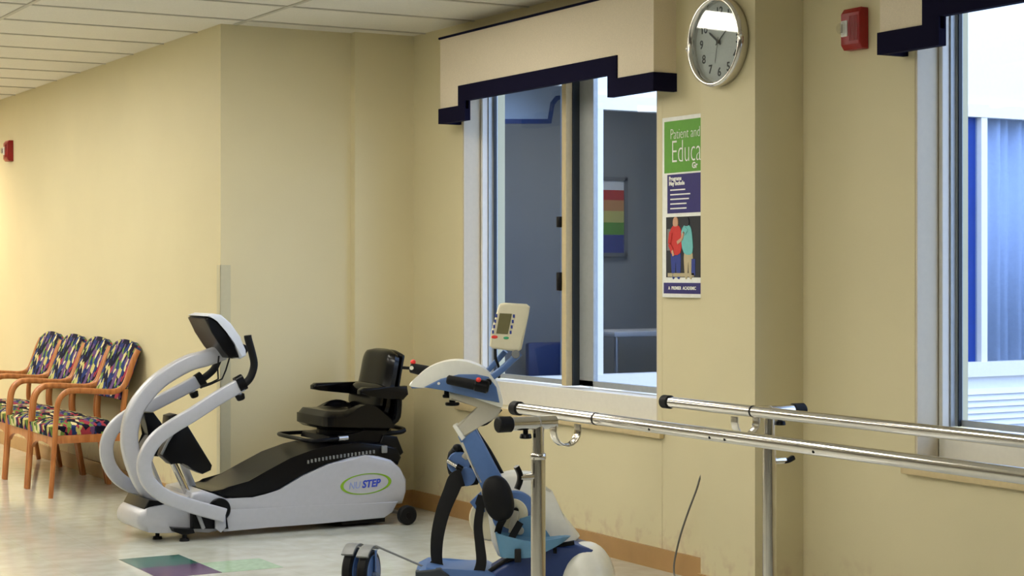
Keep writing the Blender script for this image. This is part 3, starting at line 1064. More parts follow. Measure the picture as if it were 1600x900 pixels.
def copy_tree(o, parent=None):
    c = o.copy()
    col.objects.link(c)
    c.parent = parent
    for ch in list(o.children):
        copy_tree(ch, c)
    return c
ch0 = chair(2.962, 11.035, 'patterned oak armchair nearest the recumbent trainer, rightmost of the row')
for i, lb in ((1, 'patterned oak armchair, second from the right in the row against the wall'),
              (2, 'patterned oak armchair, third from the right in the row against the wall'),
              (3, 'patterned oak armchair at the far left end of the row, cut by the photo edge')):
    c = copy_tree(ch0)
    c.location = (2.962 + 0.002 * i, 11.035 + 0.6 * i, 0)
    c['label'] = lb

# ------------------------------------------------------------------ recumbent stepper
NY, FYn = 8.98, 9.42
st = thing('recumbent_stepper', 'silver and black recumbent cross trainer with swivel seat in the corner', 'exercise machine', (3.7, 9.2, 0), worldbuilt=True)
P8 = lambda L, y=NY: [at(u, v, y) for u, v in L]
shell = P8([(352, 806), (400, 802), (500, 797), (560, 794), (630, 787), (636, 768), (636, 750), (627, 732), (612, 718), (592, 712), (570, 711), (551, 713), (513, 726), (475, 743), (438, 765), (415, 778), (395, 783), (372, 784), (352, 779), (335, 772), (318, 766), (300, 770), (295, 785), (320, 796)])
link('body_shell', PR(shell, NY, FYn, bev=0.02, seg=4), M['silver'], st, ang=40)
low = P8([(345, 797), (400, 795), (500, 789.5), (560, 787.5), (622, 783), (613, 800), (600, 809), (500, 818), (420, 824), (350, 831), (342, 822)])
link('lower_panel', PR(low, NY - 0.004, FYn + 0.004, bev=0.006), M['silver'], st, ang=40)
deck = P8([(330, 768), (352, 777), (380, 782), (402, 780), (438, 763), (475, 741), (513, 724), (551, 711), (575, 709), (595, 710), (612, 716), (624, 727), (629, 715), (622, 700), (600, 694), (560, 692), (520, 696), (490, 703), (455, 716), (420, 735), (390, 752), (360, 765)])
link('deck_cover', PR(deck, NY + 0.01, FYn - 0.01, bev=0.014, seg=3), M['blackp'], st, ang=40)
link('deck_track', SW([at3(395, 752, 9.2), at3(440, 724, 9.2), at3(490, 701, 9.2), at3(540, 690, 9.2), at3(600, 690, 9.2)], 0.13, 0.02, up=(0, 1, 0), n=5), M['greyp'], st)
bm = bmesh.new()
for k in range(19):
    u = 482 + 5.7 * k
    v = 722 - 16 * (k / 18) ** 0.8
    a, z = at(u, v, NY)
    box(bm, a - 0.004, a + 0.004, NY - 0.001, NY + 0.012, z - 0.009, z + 0.009)
link('position_scale', bm, M['greyp'], st, smooth=False)['label'] = 'row of pale numbered seat position marks'
a, z = at(601, 702, NY)
link('position_pointer', B(a - 0.018, a + 0.014, NY - 0.008, NY + 0.01, z - 0.02, z + 0.02, bev=0.004), M['greyp'], st)
rear = P8([(598, 694), (604, 680), (626, 683), (636, 708), (628, 716), (612, 700)])
link('rear_cover', PR(rear, NY + 0.04, FYn - 0.04, bev=0.008), M['blackp'], st)
# logo
lx, lz = at(572, 756, NY)
lp = bmesh.new()
NS = 60
o1, o2, o3, o4 = [], [], [], []
ca, sa = math.cos(0.05), math.sin(0.05)
for i in range(NS):
    a = 2 * PI * i / NS
    for rr, rz, lst, dx in ((0.154, 0.057, o1, 0), (0.136, 0.052, o2, 0.0)):
        x_, z_ = rr * math.cos(a) + dx * math.cos(a), rz * math.sin(a)
        lst.append(lp.verts.new((lx + x_ * ca - z_ * sa, NY - 0.0015, lz + x_ * sa + z_ * ca)))
for i in range(NS):
    j = (i + 1) % NS
    lp.faces.new((o1[i], o1[j], o2[j], o2[i]))
r_ = bmesh.ops.extrude_face_region(lp, geom=list(lp.faces))
bmesh.ops.translate(lp, vec=(0, 0.002, 0), verts=[q for q in r_['geom'] if isinstance(q, bmesh.types.BMVert)])
link('logo_ring', lp, M['logog'], st, smooth=False)
bm = PR([(lx + (0.137 * math.cos(2 * PI * i / 48)) * ca - 0.05 * math.sin(2 * PI * i / 48) * sa, lz + 0.137 * math.cos(2 * PI * i / 48) * sa + 0.05 * math.sin(2 * PI * i / 48) * ca) for i in range(48)], NY - 0.0008, NY + 0.001)
bm.free()
mt = frame_m((lx - 0.106, NY - 0.0016, lz - 0.008), (ca, 0, sa), (-sa, 0, ca))
link('logo_text', text_bm('NU', 0.054, mt, shear=0.25, bold=0.0004, sx=0.86), M['logop'], st, smooth=False, recalc=False)
mt = frame_m((lx - 0.026, NY - 0.0016, lz - 0.004), (ca, 0, sa), (-sa, 0, ca))
link('logo_text', text_bm('STEP', 0.056, mt, shear=0.25, bold=0.0018, sx=0.93), M['logob'], st, smooth=False, recalc=False)
# nose
nose = P8([(216, 815), (222, 801), (236, 793), (262, 788), (290, 778), (312, 768), (332, 772), (345, 782), (350, 800), (349, 822), (338, 832), (300, 831), (262, 833), (232, 832), (220, 826)], 9.0)
link('nose_cover', PR(nose, 9.0, 9.4, bev=0.035, seg=5, n=3), M['silver'], st, ang=50)
cap = P8([(228, 797), (236, 782), (250, 784), (268, 790), (264, 800), (244, 801)], 8.99)
link('nose_cap', PR(cap, 9.02, 9.38, bev=0.008), M['blackp'], st)
bk = P8([(268, 824), (300, 826), (302, 832), (284, 835), (272, 831)], 8.96)
link('foot_bracket', PR(bk, 8.93, 9.46, bev=0.004), M['blackp'], st)
for (u, v, yy) in ((246, 836, 9.1), (288, 836, 8.96), (288, 836, 9.42)):
    a = at(u, v, yy)[0]
    link('leveling_foot', cyl(CY((a, yy, 0.0), (a, yy, 0.014), 0.026, 0.022), (a, yy, 0.014), (a, yy, 0.05), 0.011), M['blackr'], st)
# rear casters and under frame
for yy in (8.93, 9.45):
    a = 4.372
    r0 = 0.054
    wv = link('caster_wheel', cyl(bmesh.new(), (a, yy - 0.022, r0), (a, yy + 0.022, r0), r0, bev=0.008, seg=32), M['blackr'], st)
    link('wheel_hub', CY((a, yy - 0.024, r0), (a, yy + 0.024, r0), 0.018), M['blackp'], wv)
link('under_frame', B(4.02, 4.28, 9.02, 9.38, 0.012, 0.055), M['blackp'], st, smooth=False)
link('axle', CY((4.372, 8.95, 0.054), (4.372, 9.43, 0.054), 0.012), M['steel'], st)
# pivot cover, links
pc = at(344, 797, 8.96)
link('pivot_cover', CY((pc[0], 8.965, pc[1]), (pc[0], 8.99, pc[1]), 0.062, seg=32, bev=0.004), M['blackp'], st)
link('pivot_cover', CY((pc[0], 9.41, pc[1]), (pc[0], 9.44, pc[1]), 0.062, seg=32, bev=0.004), M['blackp'], st)
link('linkage_housing', PR(P8([(300, 800), (352, 800), (356, 826), (300, 826)], 8.97), 8.955, 9.445, bev=0.005), M['blackp'], st)
link('linkage_rod', SW([at3(308, 800, 8.94), at3(315, 818, 8.94), at3(318, 826, 8.94)], 0.014, 0.02), M['silverd'], st)
link('end_plate', PR(P8([(336, 805), (352, 806), (353, 824), (345, 832), (336, 826)], 8.93), 8.925, 8.94, bev=0.003), M['silver'], st)
# two moving arms and the fixed column
AR = 8.90
nearp = [(377, 600.5), (340, 622), (300, 648), (270, 666), (246, 684), (231, 705), (225, 728), (231, 751), (249, 770), (275, 783), (310, 794), (350, 805)]
farp = [(314, 593), (280, 611), (235, 634), (203, 648), (180, 666), (167, 692), (169, 722), (184, 746), (207, 761), (240, 775), (290, 792)]
mainp = [(348, 550), (320, 560), (295, 567), (262, 585), (236, 606), (213, 637), (203, 668), (203, 700), (212, 732), (226, 760), (246, 782)]
na = link('moving_arm', SW([at3(u, v, AR) for u, v in nearp], 0.04, 0.074, n=5, rnd=0.22), M['silver'], st)
fa = link('moving_arm', SW([at3(u, v, 9.52) for u, v in farp], 0.04, 0.072, n=5, rnd=0.22), M['silver'], st)
link('console_column', SW([at3(u, v, 9.2) for u, v in mainp], 0.07, 0.086, n=5, rnd=0.22), M['silver'], st)
# handles
hp = [(374, 603), (384, 598), (392, 588), (397, 570), (394, 552), (388, 530), (387, 524)]
link('handgrip', SW([at3(u, v, AR) for u, v in hp], 0.02, n=5), M['blackr'], st)
hp = [(310, 596), (322, 588), (334, 577), (341, 562), (345, 545), (346, 528)]
link('handgrip', SW([at3(u, v, 9.52) for u, v in hp], 0.02, n=5), M['blackr'], st)
for (u0, v0, u1, v1, yy) in ((370, 602, 381, 596, AR), (308, 597, 317, 591, 9.52)):
    link('collar', SW([at3(u0, v0, yy), at3(u1, v1, yy)], 0.052, 0.086, rnd=0.4), M['blackp'], st)
for (u, v, yy) in ((371, 608, AR), (299, 604, 9.52)):
    k1, k2, k3 = at3(u, v, yy), at3(u + 3, v + 8, yy), at3(u + 6, v + 17, yy)
    kk = link('locking_stem', CY(k1, k2, 0.012), M['steel'], st)
    link('locking_knob', CY(k2, k3, 0.026, 0.022, bev=0.005), M['blackp'], st)
# console
cb = P8([(306, 497), (313, 493), (326, 500), (340, 516), (352, 538), (360, 557), (344, 558), (333, 543), (318, 520)], 9.2)
link('console_back', PR(cb, 9.06, 9.34, bev=0.012), M['blackp'], st)
cw = P8([(307, 493), (318, 489), (331, 491), (346, 504), (360, 525), (369, 545), (370, 554), (361, 559), (352, 536), (340, 514), (326, 498)], 9.2)
link('console_bezel', PR(cw, 9.05, 9.35, bev=0.012), M['bluewhite'], st)
cbx = [(p[0], p[1]) for p in P8([(333, 494), (349, 508), (362, 529), (370, 548), (368, 549), (359, 530), (346, 510), (332, 496)], 9.2)]
link('console_screen', PR([(a + 0.004, b + 0.004) for a, b in cbx], 9.1, 9.3), M['lcd'], st, smooth=False)
link('cup_hook', SW([at3(361, 558, 9.2), at3(372, 557, 9.2), at3(380, 553, 9.2), at3(384, 547, 9.2), at3(383, 542, 9.2), at3(377, 539, 9.2)], 0.03, 0.016, n=4), M['blackp'], st)
for L in ([(342, 556), (340, 575), (341, 592), (330, 598), (314, 603)], [(359, 558), (353, 578), (347, 592), (330, 600), (313, 606)]):
    link('cable', SW([at3(u, v, 9.15) for u, v in L], 0.0045, n=1, seg=8), M['blackr'], st)
# pedals and struts
for yy0, dx, dz in ((8.99, 0, 0), (9.3, -0.03, 0.0)):
    pd = P8([(262, 679), (284, 660), (290, 664), (328, 726), (326, 734), (313, 740), (297, 733), (283, 720), (265, 725), (251, 712)], 9.05) if not dx else \
        P8([(221, 644), (238, 644), (256, 668), (262, 690), (249, 713), (236, 712), (216, 707), (232, 680)], 9.35)
    p = link('foot_pedal', PR(pd, yy0 + 0.02, yy0 + 0.13, bev=0.01), M['blackp'], st)
link('foot_pedal', PR(P8([(256, 648), (266, 645), (276, 648), (282, 660), (262, 680), (254, 668)], 9.4), 9.3, 9.42, bev=0.008), M['blackp'], st)
link('pedal_rib', SW([at3(279, 664, 8.995), at3(262, 690, 8.995), at3(252, 710, 8.995)], 0.012, 0.012), M['greyp'], st)
link('pedal_strut', SW([at3(268, 718, 9.08), at3(298, 782, 9.08)], 0.03, 0.034, rnd=0.3), M['chrome'], st)
link('pedal_strut', SW([at3(283, 718, 9.3), at3(308, 778, 9.3)], 0.03, 0.04, rnd=0.3), M['steel'], st)
link('pedal_strut', SW([at3(233, 716, 9.35), at3(258, 775, 9.35)], 0.02, 0.02, rnd=0.3), M['steel'], st)
# ---- swivel seat
SY0, SY1 = 9.0, 9.45
se = link('seat_base', PR(P8([(520, 694), (545, 700), (590, 697), (605, 690), (600, 676), (530, 680)], 9.1), 9.08, 9.36, bev=0.01), M['blackp'], st)
link('turntable', CY((4.14, 9.22, 0.49), (4.14, 9.22, 0.53), 0.17, seg=36, bev=0.006), M['blackp'], st)
def cushion(x0, x1, y0, y1, z0, z1, tilt=0.0, r=0.03, bulge=0.02, side=0.0, px=4):
    bm = bmesh.new()
    n = 14
    T_, Bt = [], []
    for i in range(n + 1):
        a, b = [], []
        for j in range(n + 1):
            u, v = i / n * 2 - 1, j / n * 2 - 1
            # rounded rectangle mapping
            du, dv = abs(u) ** 6, abs(v) ** 6
            sx = 1 - 0.04 * dv
            sy = 1 - 0.04 * du
            X_ = (x0 + x1) / 2 + u * sx * (x1 - x0) / 2
            Y_ = (y0 + y1) / 2 + v * sy * (y1 - y0) / 2
            ed = max(abs(u), abs(v))
            drop = r * max(0, (ed - 0.86) / 0.14) ** 2
            zt_ = z1 - drop + bulge * (1 - u * u) * (1 - v * v) * 0.3 + side * abs(v) ** 3 * max(0, math.sin(PI * min(1, max(0, (u + 0.45) / 1.3)))) - tilt * u
            a.append(bm.verts.new((X_, Y_, zt_)))
            b.append(bm.verts.new((X_, Y_, z0 + drop * 0.6 - tilt * u)))
        T_.append(a)
        Bt.append(b)
    for i in range(n):
        for j in range(n):
            bm.faces.new((T_[i][j], T_[i + 1][j], T_[i + 1][j + 1], T_[i][j + 1]))
            bm.faces.new((Bt[i][j], Bt[i][j + 1], Bt[i + 1][j + 1], Bt[i + 1][j]))
        bm.faces.new((T_[i][0], Bt[i][0], Bt[i + 1][0], T_[i + 1][0]))
        bm.faces.new((T_[i][n], T_[i + 1][n], Bt[i + 1][n], Bt[i][n]))
        bm.faces.new((T_[0][i], T_[0][i + 1], Bt[0][i + 1], Bt[0][i]))
        bm.faces.new((T_[n][i], Bt[n][i], Bt[n][i + 1], T_[n][i + 1]))
    return bm
link('seat_cushion', cushion(3.92, 4.34, SY0, SY1, 0.525, 0.625, tilt=0.012, r=0.03, side=0.075), M['vinyl'], st, ang=45)
link('seat_pan', PR(P8([(512, 690), (515, 682), (560, 676), (592, 667), (606, 660), (606, 676), (596, 692), (560, 697)], 9.03), SY0 + 0.03, SY1 - 0.03, bev=0.01), M['blackp'], st)
# backrest: padded slab leaning back
def slab(path, hw, th, y_c, shrink=0.35):
    """path of (x,z) going up; half width hw; thickness th towards +x"""
    bm = bmesh.new()
    P = smooth_pts([(a, 0, b) for a, b in path], 5)
    n = 12
    fr, bk_ = [], []
    L = len(P)
    for i, p in enumerate(P):
        s = i / (L - 1)
        t = (P[min(i + 1, L - 1)] - P[max(i - 1, 0)]).normalized()
        nrm = Vector((t.z, 0, -t.x))
        top = max(0, (s - 0.72) / 0.28)
        w = hw * (1 - shrink * top ** 2.6) * (1 - 0.12 * max(0, (0.15 - s) / 0.15))
        f, b = [], []
        for j in range(n + 1):
            q = 2 * j / n - 1
            ed = abs(q) ** 4
            inset = 0.5 * th * max(ed * 0.7, top ** 6 * 0.9)
            f.append(bm.verts.new(p + nrm * (inset) + Vector((0, y_c + q * w, -top ** 3 * 0.02 * ed))))
            b.append(bm.verts.new(p + nrm * (th - inset) + Vector((0, y_c + q * w, -top ** 3 * 0.02 * ed))))
        fr.append(f)
        bk_.append(b)
    for i in range(L - 1):
        for j in range(n):
            bm.faces.new((fr[i][j], fr[i][j + 1], fr[i + 1][j + 1], fr[i + 1][j]))
            bm.faces.new((bk_[i][j], bk_[i + 1][j], bk_[i + 1][j + 1], bk_[i][j + 1]))
        bm.faces.new((fr[i][0], fr[i + 1][0], bk_[i + 1][0], bk_[i][0]))
        bm.faces.new((fr[i][n], bk_[i][n], bk_[i + 1][n], fr[i + 1][n]))
    for j in range(n):
        bm.faces.new((fr[0][j], bk_[0][j], bk_[0][j + 1], fr[0][j + 1]))
        bm.faces.new((fr[-1][j], fr[-1][j + 1], bk_[-1][j + 1], bk_[-1][j]))
    return bm
link('back_cushion', slab([(4.245, 0.60), (4.262, 0.70), (4.288, 0.80), (4.308, 0.90), (4.325, 0.975)], 0.215, 0.085, 9.23, shrink=0.28), M['vinyl'], st, ang=50)
link('lumbar_cushion', slab([(4.228, 0.64), (4.236, 0.70), (4.252, 0.755), (4.285, 0.785)], 0.215, 0.05, 9.23, shrink=0.1), M['vinyl'], st, ang=50)
link('back_shell', slab([(4.315, 0.56), (4.335, 0.70), (4.355, 0.82), (4.375, 0.92), (4.39, 0.965)], 0.215, 0.035, 9.23, shrink=0.3), M['blackp'], st, ang=50)
for yy in (8.975, 9.49):
    x_a = 4.10 if yy < 9.1 else 4.04
    q = [(x_a, 0.752), (x_a + 0.02, 0.765), (4.30, 0.765), (4.385, 0.768), (4.392, 0.72), (4.36, 0.69), (4.26, 0.70), (x_a + 0.04, 0.722), (x_a, 0.73)]
    link('armrest', PR(q, yy - 0.03, yy + 0.03, bev=0.012, seg=3), M['vinyl'], st)
    link('armrest_bracket', SW([(4.345, yy, 0.71), (4.345, yy * 0.98 + 9.23 * 0.02, 0.64), (4.34, yy * 0.9 + 9.23 * 0.1, 0.58), (4.30, 9.23 + (yy - 9.23) * 0.6, 0.53)], 0.03, 0.03, n=3), M['blackp'], st)
link('seat_lever', SW([(4.02, 8.99, 0.492), (3.86, 8.985, 0.485), (3.80, 9.02, 0.487), (3.795, 9.1, 0.49), (3.80, 9.38, 0.49), (3.86, 9.44, 0.49), (4.05, 9.44, 0.49)], 0.011, n=4), M['blackp'], st)
link('lever_tip', SW([(4.04, 8.99, 0.493), (3.985, 8.9885, 0.491)], 0.0135), M['steel'], st)
link('rear_handle', SW([(4.25, 9.05, 0.50), (4.38, 9.03, 0.505), (4.41, 9.07, 0.52), (4.41, 9.35, 0.52), (4.38, 9.4, 0.51), (4.25, 9.4, 0.505)], 0.013, n=4), M['blackp'], st)
link('seat_bracket', B(4.26, 4.36, 9.1, 9.36, 0.5, 0.66, bev=0.01), M['blackp'], st)

# ------------------------------------------------------------------ motorised leg and arm trainer (stands parallel to the view)
T0 = 7.75
ox = S_ * T0 + C_ * (-0.111)
oy = C_ * T0 - S_ * (-0.111)
tr = thing('movement_trainer', 'blue and white motorised arm and leg trainer with cream control panel', 'exercise machine', (ox, oy, 0), rz=-YAW)
KS = FPX / T0
def q(u, v):
    return ((u - 760) / KS, (HOR + EYE * KS - v) / KS)
def q3(u, v, y=0.0):
    a = q(u, v)
    return (a[0], y, a[1])
Q = lambda L: [q(u, v) for u, v in L]
# base
link('base_beam', B(-0.29, 0.42, -0.06, 0.06, 0.0, 0.05, bev=0.01), M['dblue'], tr)
link('front_foot', PR(Q([(652, 886), (668, 878), (700, 884), (760, 882), (775, 890), (775, 912), (652, 912)]), -0.14, 0.14, bev=0.01), M['blue'], tr)
link('front_foot_cover', PR(Q([(652, 884), (690, 880), (704, 890), (704, 915), (652, 912)]), -0.155, -0.1, bev=0.008), M['gasket'], tr)
link('stabiliser_bar', B(-0.27, -0.2, -0.26, 0.26, 0.0, 0.05, bev=0.012), M['dblue'], tr)
link('stabiliser_bar', B(0.47, 0.54, -0.2, 0.2, 0.0, 0.04, bev=0.012), M['dblue'], tr)
fair = Q([(748, 905), (762, 889), (790, 872), (830, 858), (870, 848), (896, 843), (925, 852), (935, 880), (935, 925), (748, 925)])
link('motor_fairing', PR(fair, -0.13, 0.1, bev=0.02), M['dblue'], tr, ang=40)
link('fairing_edge', SW([q3(757, 892, -0.115), q3(790, 870, -0.115), q3(830, 856, -0.115), q3(872, 846, -0.115), q3(896, 842, -0.115)], 0.01, n=3), M['blackr'], tr)
link('rear_dome', EL((q(915, 0)[0], -0.05, 0.02), (0.133, 0.14, 0.222), zcut=0.0, p=0.92), M['white'], tr)
# main rear housing
hs = Q([(770, 746), (780, 741), (800, 737), (830, 739), (843, 750), (856, 776), (880, 806), (906, 838), (880, 870), (800, 880), (778, 868), (768, 845), (762, 800)])
link('rear_housing', PR(hs, -0.02, 0.10, bev=0.025, seg=4), M['white'], tr, ang=40)
link('far_crank_cover', CY(q3(768, 812, 0.03), q3(768, 812, 0.05), 0.098, seg=40, bev=0.006), M['creamp'], tr)
link('corner_guard', PR(Q([(734, 785), (752, 768), (758, 800), (748, 802)]), 0.0, 0.03, bev=0.003), M['blue'], tr)
c = q(804, 800)
link('crank_disc', CY((c[0], -0.06, c[1]), (c[0], -0.02, c[1]), 0.098, seg=48, bev=0.006), M['blue'], tr)
link('crank_plate', CY((c[0] - 0.008, -0.066, c[1]), (c[0] - 0.008, -0.058, c[1]), 0.066, seg=40, bev=0.003), M['creamp'], tr)
h = q(806, 794)
link('crank_hub', CY((h[0], -0.085, h[1]), (h[0], -0.06, h[1]), 0.013, seg=20, bev=0.002), M['blackp'], tr)
h = q(820, 797)
link('crank_stud', CY((h[0], -0.066, h[1]), (h[0], -0.058, h[1]), 0.007, seg=14), M['white'], tr)
h0 = q3(806, 794, -0.08)
link('crank_arm', SW([h0, q3(802, 812, -0.085), q3(800, 828, -0.09)], 0.014, 0.03, rnd=0.3), M['bgrey'], tr)
# foot shell
def foot_shell(x0, x1, yc, hw, z0, mt_, tip=0.05):
    bm = bmesh.new()
    n = 40
    ob, ot, ib, it = [], [], [], []
    for i in range(n):
        a = 2 * PI * i / n
        ca_, sa_ = math.cos(a), math.sin(a)
        L = (x1 - x0) / 2
        X_ = (x0 + x1) / 2 + L * math.copysign(abs(ca_) ** 0.75, ca_)
        s = (X_ - x0) / (x1 - x0)
        wv = hw * (1.0 - 0.28 * s)
        Y_ = yc + wv * math.copysign(abs(sa_) ** 0.75, sa_)
        hgt = 0.085 * (1 - s) ** 0.8 + 0.018
        lift = tip * max(0, s - 0.45) ** 1.2
        cx_, cy_ = (x0 + x1) / 2, yc
        def sc(k, z):
            return bm.verts.new((cx_ + (X_ - cx_) * k, cy_ + (Y_ - cy_) * k, z))
        ob.append(sc(0.86, z0 + lift))
        ot.append(sc(1.0, z0 + lift + hgt))
        it.append(sc(0.95, z0 + lift + hgt))
        ib.append(sc(0.80, z0 + lift + 0.008))
    for i in range(n):
        j = (i + 1) % n
        bm.faces.new((ob[i], ob[j], ot[j], ot[i]))
        bm.faces.new((ot[i], ot[j], it[j], it[i]))
        bm.faces.new((it[i], it[j], ib[j], ib[i]))
    bm.faces.new(list(reversed(ob)))
    bm.faces.new(ib)
    return bm
xa, xb = q(774, 0)[0], q(890, 0)[0]
fs = link('foot_shell', foot_shell(xa, xb, -0.15, 0.062, q(0, 861)[1], M['cyan'], tip=0.14), M['cyan'], tr, ang=50)
link('shell_back_plate', PR(Q([(785, 842), (800, 828), (812, 806), (828, 801), (845, 812), (862, 838)]), -0.092, -0.085, bev=0.002), M['cyan'], tr)
link('shell_knob', CY(q3(812, 824, -0.11), q3(812, 824, -0.09), 0.018, seg=18, bev=0.003), M['bgrey'], tr)
link('foot_strap', SW([q3(813, 810, -0.12), q3(802, 828, -0.14), q3(793, 845, -0.165)], 0.006, 0.03, up=(0, 1, 0)), M['strap'], tr)
link('strap_buckle', B(q(804, 0)[0], q(814, 0)[0], -0.222, -0.2, q(0, 866)[1], q(0, 846)[1], bev=0.004), M['strap'], tr)
link('shell_pin', CY(q3(866, 848, -0.15), q3(866, 856, -0.15), 0.008), M['blackp'], tr)
# column
colp = Q([(716, 681), (743, 667), (783, 742), (838, 850), (812, 870), (752, 760)])
link('column', PR(colp, -0.045, 0.045, bev=0.012, seg=3), M['blue'], tr, ang=40)
link('column_edge', SW([q3(722, 690, -0.03), q3(752, 752, -0.03)], 0.03, 0.016), M['bgrey'], tr)
link('column_cable', SW([q3(783, 640, 0.02), q3(760, 662, 0.03), q3(742, 668, 0.03), q3(765, 705, 0.02), q3(790, 750, 0.02)], 0.008, n=5), M['blackr'], tr)
neck = Q([(702, 611), (784, 628), (783, 640), (776, 652), (752, 664), (724, 684), (711, 666), (756, 633), (703, 624)])
link('neck', PR(neck, -0.05, 0.05, bev=0.01), M['bgrey'], tr, ang=40)
link('neck_collar', PR(Q([(708, 665), (714, 662), (728, 682), (722, 687)]), -0.056, 0.056, bev=0.005), M['white'], tr)
# head
head = Q([(641, 601), (652, 588), (668, 575), (688, 566), (712, 562), (735, 565), (756, 574), (770, 588), (779, 604), (784, 622), (785, 634), (770, 630), (730, 616), (690, 606), (662, 604)])
link('head_cover', PR(head, -0.085, 0.085, bev=0.03, seg=5, n=3), M['white'], tr, ang=50)
side = Q([(664, 603), (690, 590), (718, 583), (746, 583), (764, 587), (776, 603), (781, 627), (740, 619), (700, 609)])
link('head_side_panel', PR(side, -0.094, 0.094, bev=0.006), M['blue'], tr, ang=40)
link('tip_panel', PR(Q([(642, 602), (663, 600), (666, 605), (645, 606)]), -0.055, 0.055, bev=0.004), M['blue'], tr)
h = q(687, 597)
link('screw_cap', CY((h[0], -0.099, h[1]), (h[0], -0.09, h[1]), 0.006, seg=12), M['white'], tr)
# arm crank grips
ng = link('hand_grip', CY(q3(700, 590, -0.13), q3(762, 602, -0.15), 0.02, 0.023, bev=0.006), M['blackr'], tr)
link('grip_joint', CY(q3(742, 597, -0.145), q3(765, 602, -0.15), 0.028, bev=0.008), M['blackp'], ng)
link('grip_axle', CY(q3(764, 594, -0.15), q3(764, 594, 0.0), 0.014), M['blackp'], ng)
link('red_button', EL(q3(749, 590, -0.165), (0.011, 0.011, 0.011)), M['redb'], ng)
fg = link('hand_grip', CY(q3(638, 577, 0.13), q3(680, 586, 0.13), 0.022, 0.026, bev=0.006), M['blackr'], tr)
link('grip_axle', CY(q3(678, 586, 0.13), q3(678, 586, 0.05), 0.014), M['blackp'], fg)
link('red_button', EL(q3(643, 568, 0.13), (0.012, 0.012, 0.011)), M['redb'], fg)
link('grip_cap', CY(q3(641, 577, 0.105), q3(641, 577, 0.115), 0.009, seg=14), M['white'], fg)
link('grip_lever', SW([q3(626, 577, 0.13), q3(640, 578, 0.13)], 0.007), M['blackp'], fg)
# clamp knobs under the head
for (u, v) in ((699, 612), (707, 624)):
    link('clamp_knob', cyl(CY(q3(u, v - 8, -0.02), q3(u, v + 4, -0.02), 0.012, 0.014), q3(u, v + 4, -0.02), q3(u, v + 9, -0.02), 0.031 if u > 700 else 0.02, bev=0.003), M['blackp'], tr)
# control panel
pn = Q([(782, 474), (789, 473), (823, 475), (828, 479), (826, 492), (815, 545), (810, 549), (770, 544), (765, 540), (767, 520), (779, 478)])
cp = link('control_panel', PR(pn, -0.045, 0.01, bev=0.012, seg=4), M['creamp'], tr, ang=40)
link('screen', PR(Q([(781, 489), (800, 490), (793.5, 521.5), (775.5, 520.5)]), -0.0475, -0.04), M['lcd'], cp, smooth=False)
for i in range(4):
    for du, dv in ((-4.8, 0), (22.5, 0.5)):
        u0, v0 = 780.5 + du - 1.7 * i, 493 + 8.4 * i + dv
        link('key', B(q(u0 - 1.5, 0)[0], q(u0 + 1.5, 0)[0], -0.0475, -0.04, q(0, v0 + 2.6)[1], q(0, v0 - 2.6)[1], bev=0.001), M['pblue'], cp)
link('stop_button', EL(q3(773, 526, -0.045), (0.014, 0.004, 0.007)), M['redb'], cp)
link('start_button', EL(q3(791, 527.5, -0.045), (0.012, 0.004, 0.006)), M['greenb'], cp)
link('panel_arm', SW([q3(757, 584, 0.05), q3(768, 574, 0.05), q3(790, 549, 0.03)], 0.024, 0.024, n=3), M['blue'], tr)
link('panel_arm', SW([q3(764, 592, -0.03), q3(784, 577, -0.03), q3(812, 551, -0.02)], 0.026, 0.03, n=3), M['blue'], tr)
link('panel_hinge', CY(q3(806, 553, -0.05), q3(806, 553, 0.02), 0.018, bev=0.003), M['greyp'], tr)
link('panel_cable', SW([q3(774, 545, -0.02), q3(775, 560, -0.03), q3(779, 572, -0.03), q3(780, 590, -0.02)], 0.006, n=4), M['blackr'], tr)
# leg guides with straps
rot = Matrix.Rotation(R(-14), 3, 'Y')
lg = link('leg_guide_pad', EL(q3(779, 771, -0.17), (0.064, 0.045, 0.098), rot=rot, p=0.85), M['blackr'], tr)
link('pad_shell', EL(q3(781, 772, -0.13), (0.058, 0.03, 0.088), rot=rot), M['blackp'], lg)
link('guide_strap', SW([q3(757, 768, -0.16), q3(752, 785, -0.15), q3(748, 815, -0.14), q3(751, 845, -0.14), q3(753, 870, -0.14), q3(747, 893, -0.13)], 0.008, 0.052, up=(0, 1, 0), n=6, taper=lambda t: 1.0 if t < 0.2 else 0.62 + 0.3 * t), M['strap'], lg)
link('guide_strut', SW([q3(790, 798, -0.14), q3(781, 815, -0.13), q3(778, 826, -0.13)], 0.014, 0.03), M['blackp'], lg)
f2 = link('leg_guide', PR(Q([(697, 735), (699, 712), (712, 701), (724, 704), (740, 715), (748, 745), (746, 762), (722, 762), (704, 752)]), 0.1, 0.17, bev=0.014, n=2), M['blackr'], tr)
h = q(716, 727)
link('guide_disc', CY((h[0], 0.08, h[1]), (h[0], 0.11, h[1]), 0.05, seg=32, bev=0.004), M['blue'], f2)
h = q(728, 748)
link('guide_disc', CY((h[0], 0.075, h[1]), (h[0], 0.1, h[1]), 0.042, seg=32, bev=0.004), M['blue'], f2)
link('guide_pin', CY(q3(698, 722, 0.07), q3(722, 736, 0.06), 0.009), M['chrome'], f2)
link('pin_tip', CY(q3(713, 731, 0.06), q3(722, 736, 0.056), 0.014), M['blackp'], f2)
link('guide_knob', EL(q3(714, 703, 0.09), (0.022, 0.02, 0.018)), M['blackp'], f2)
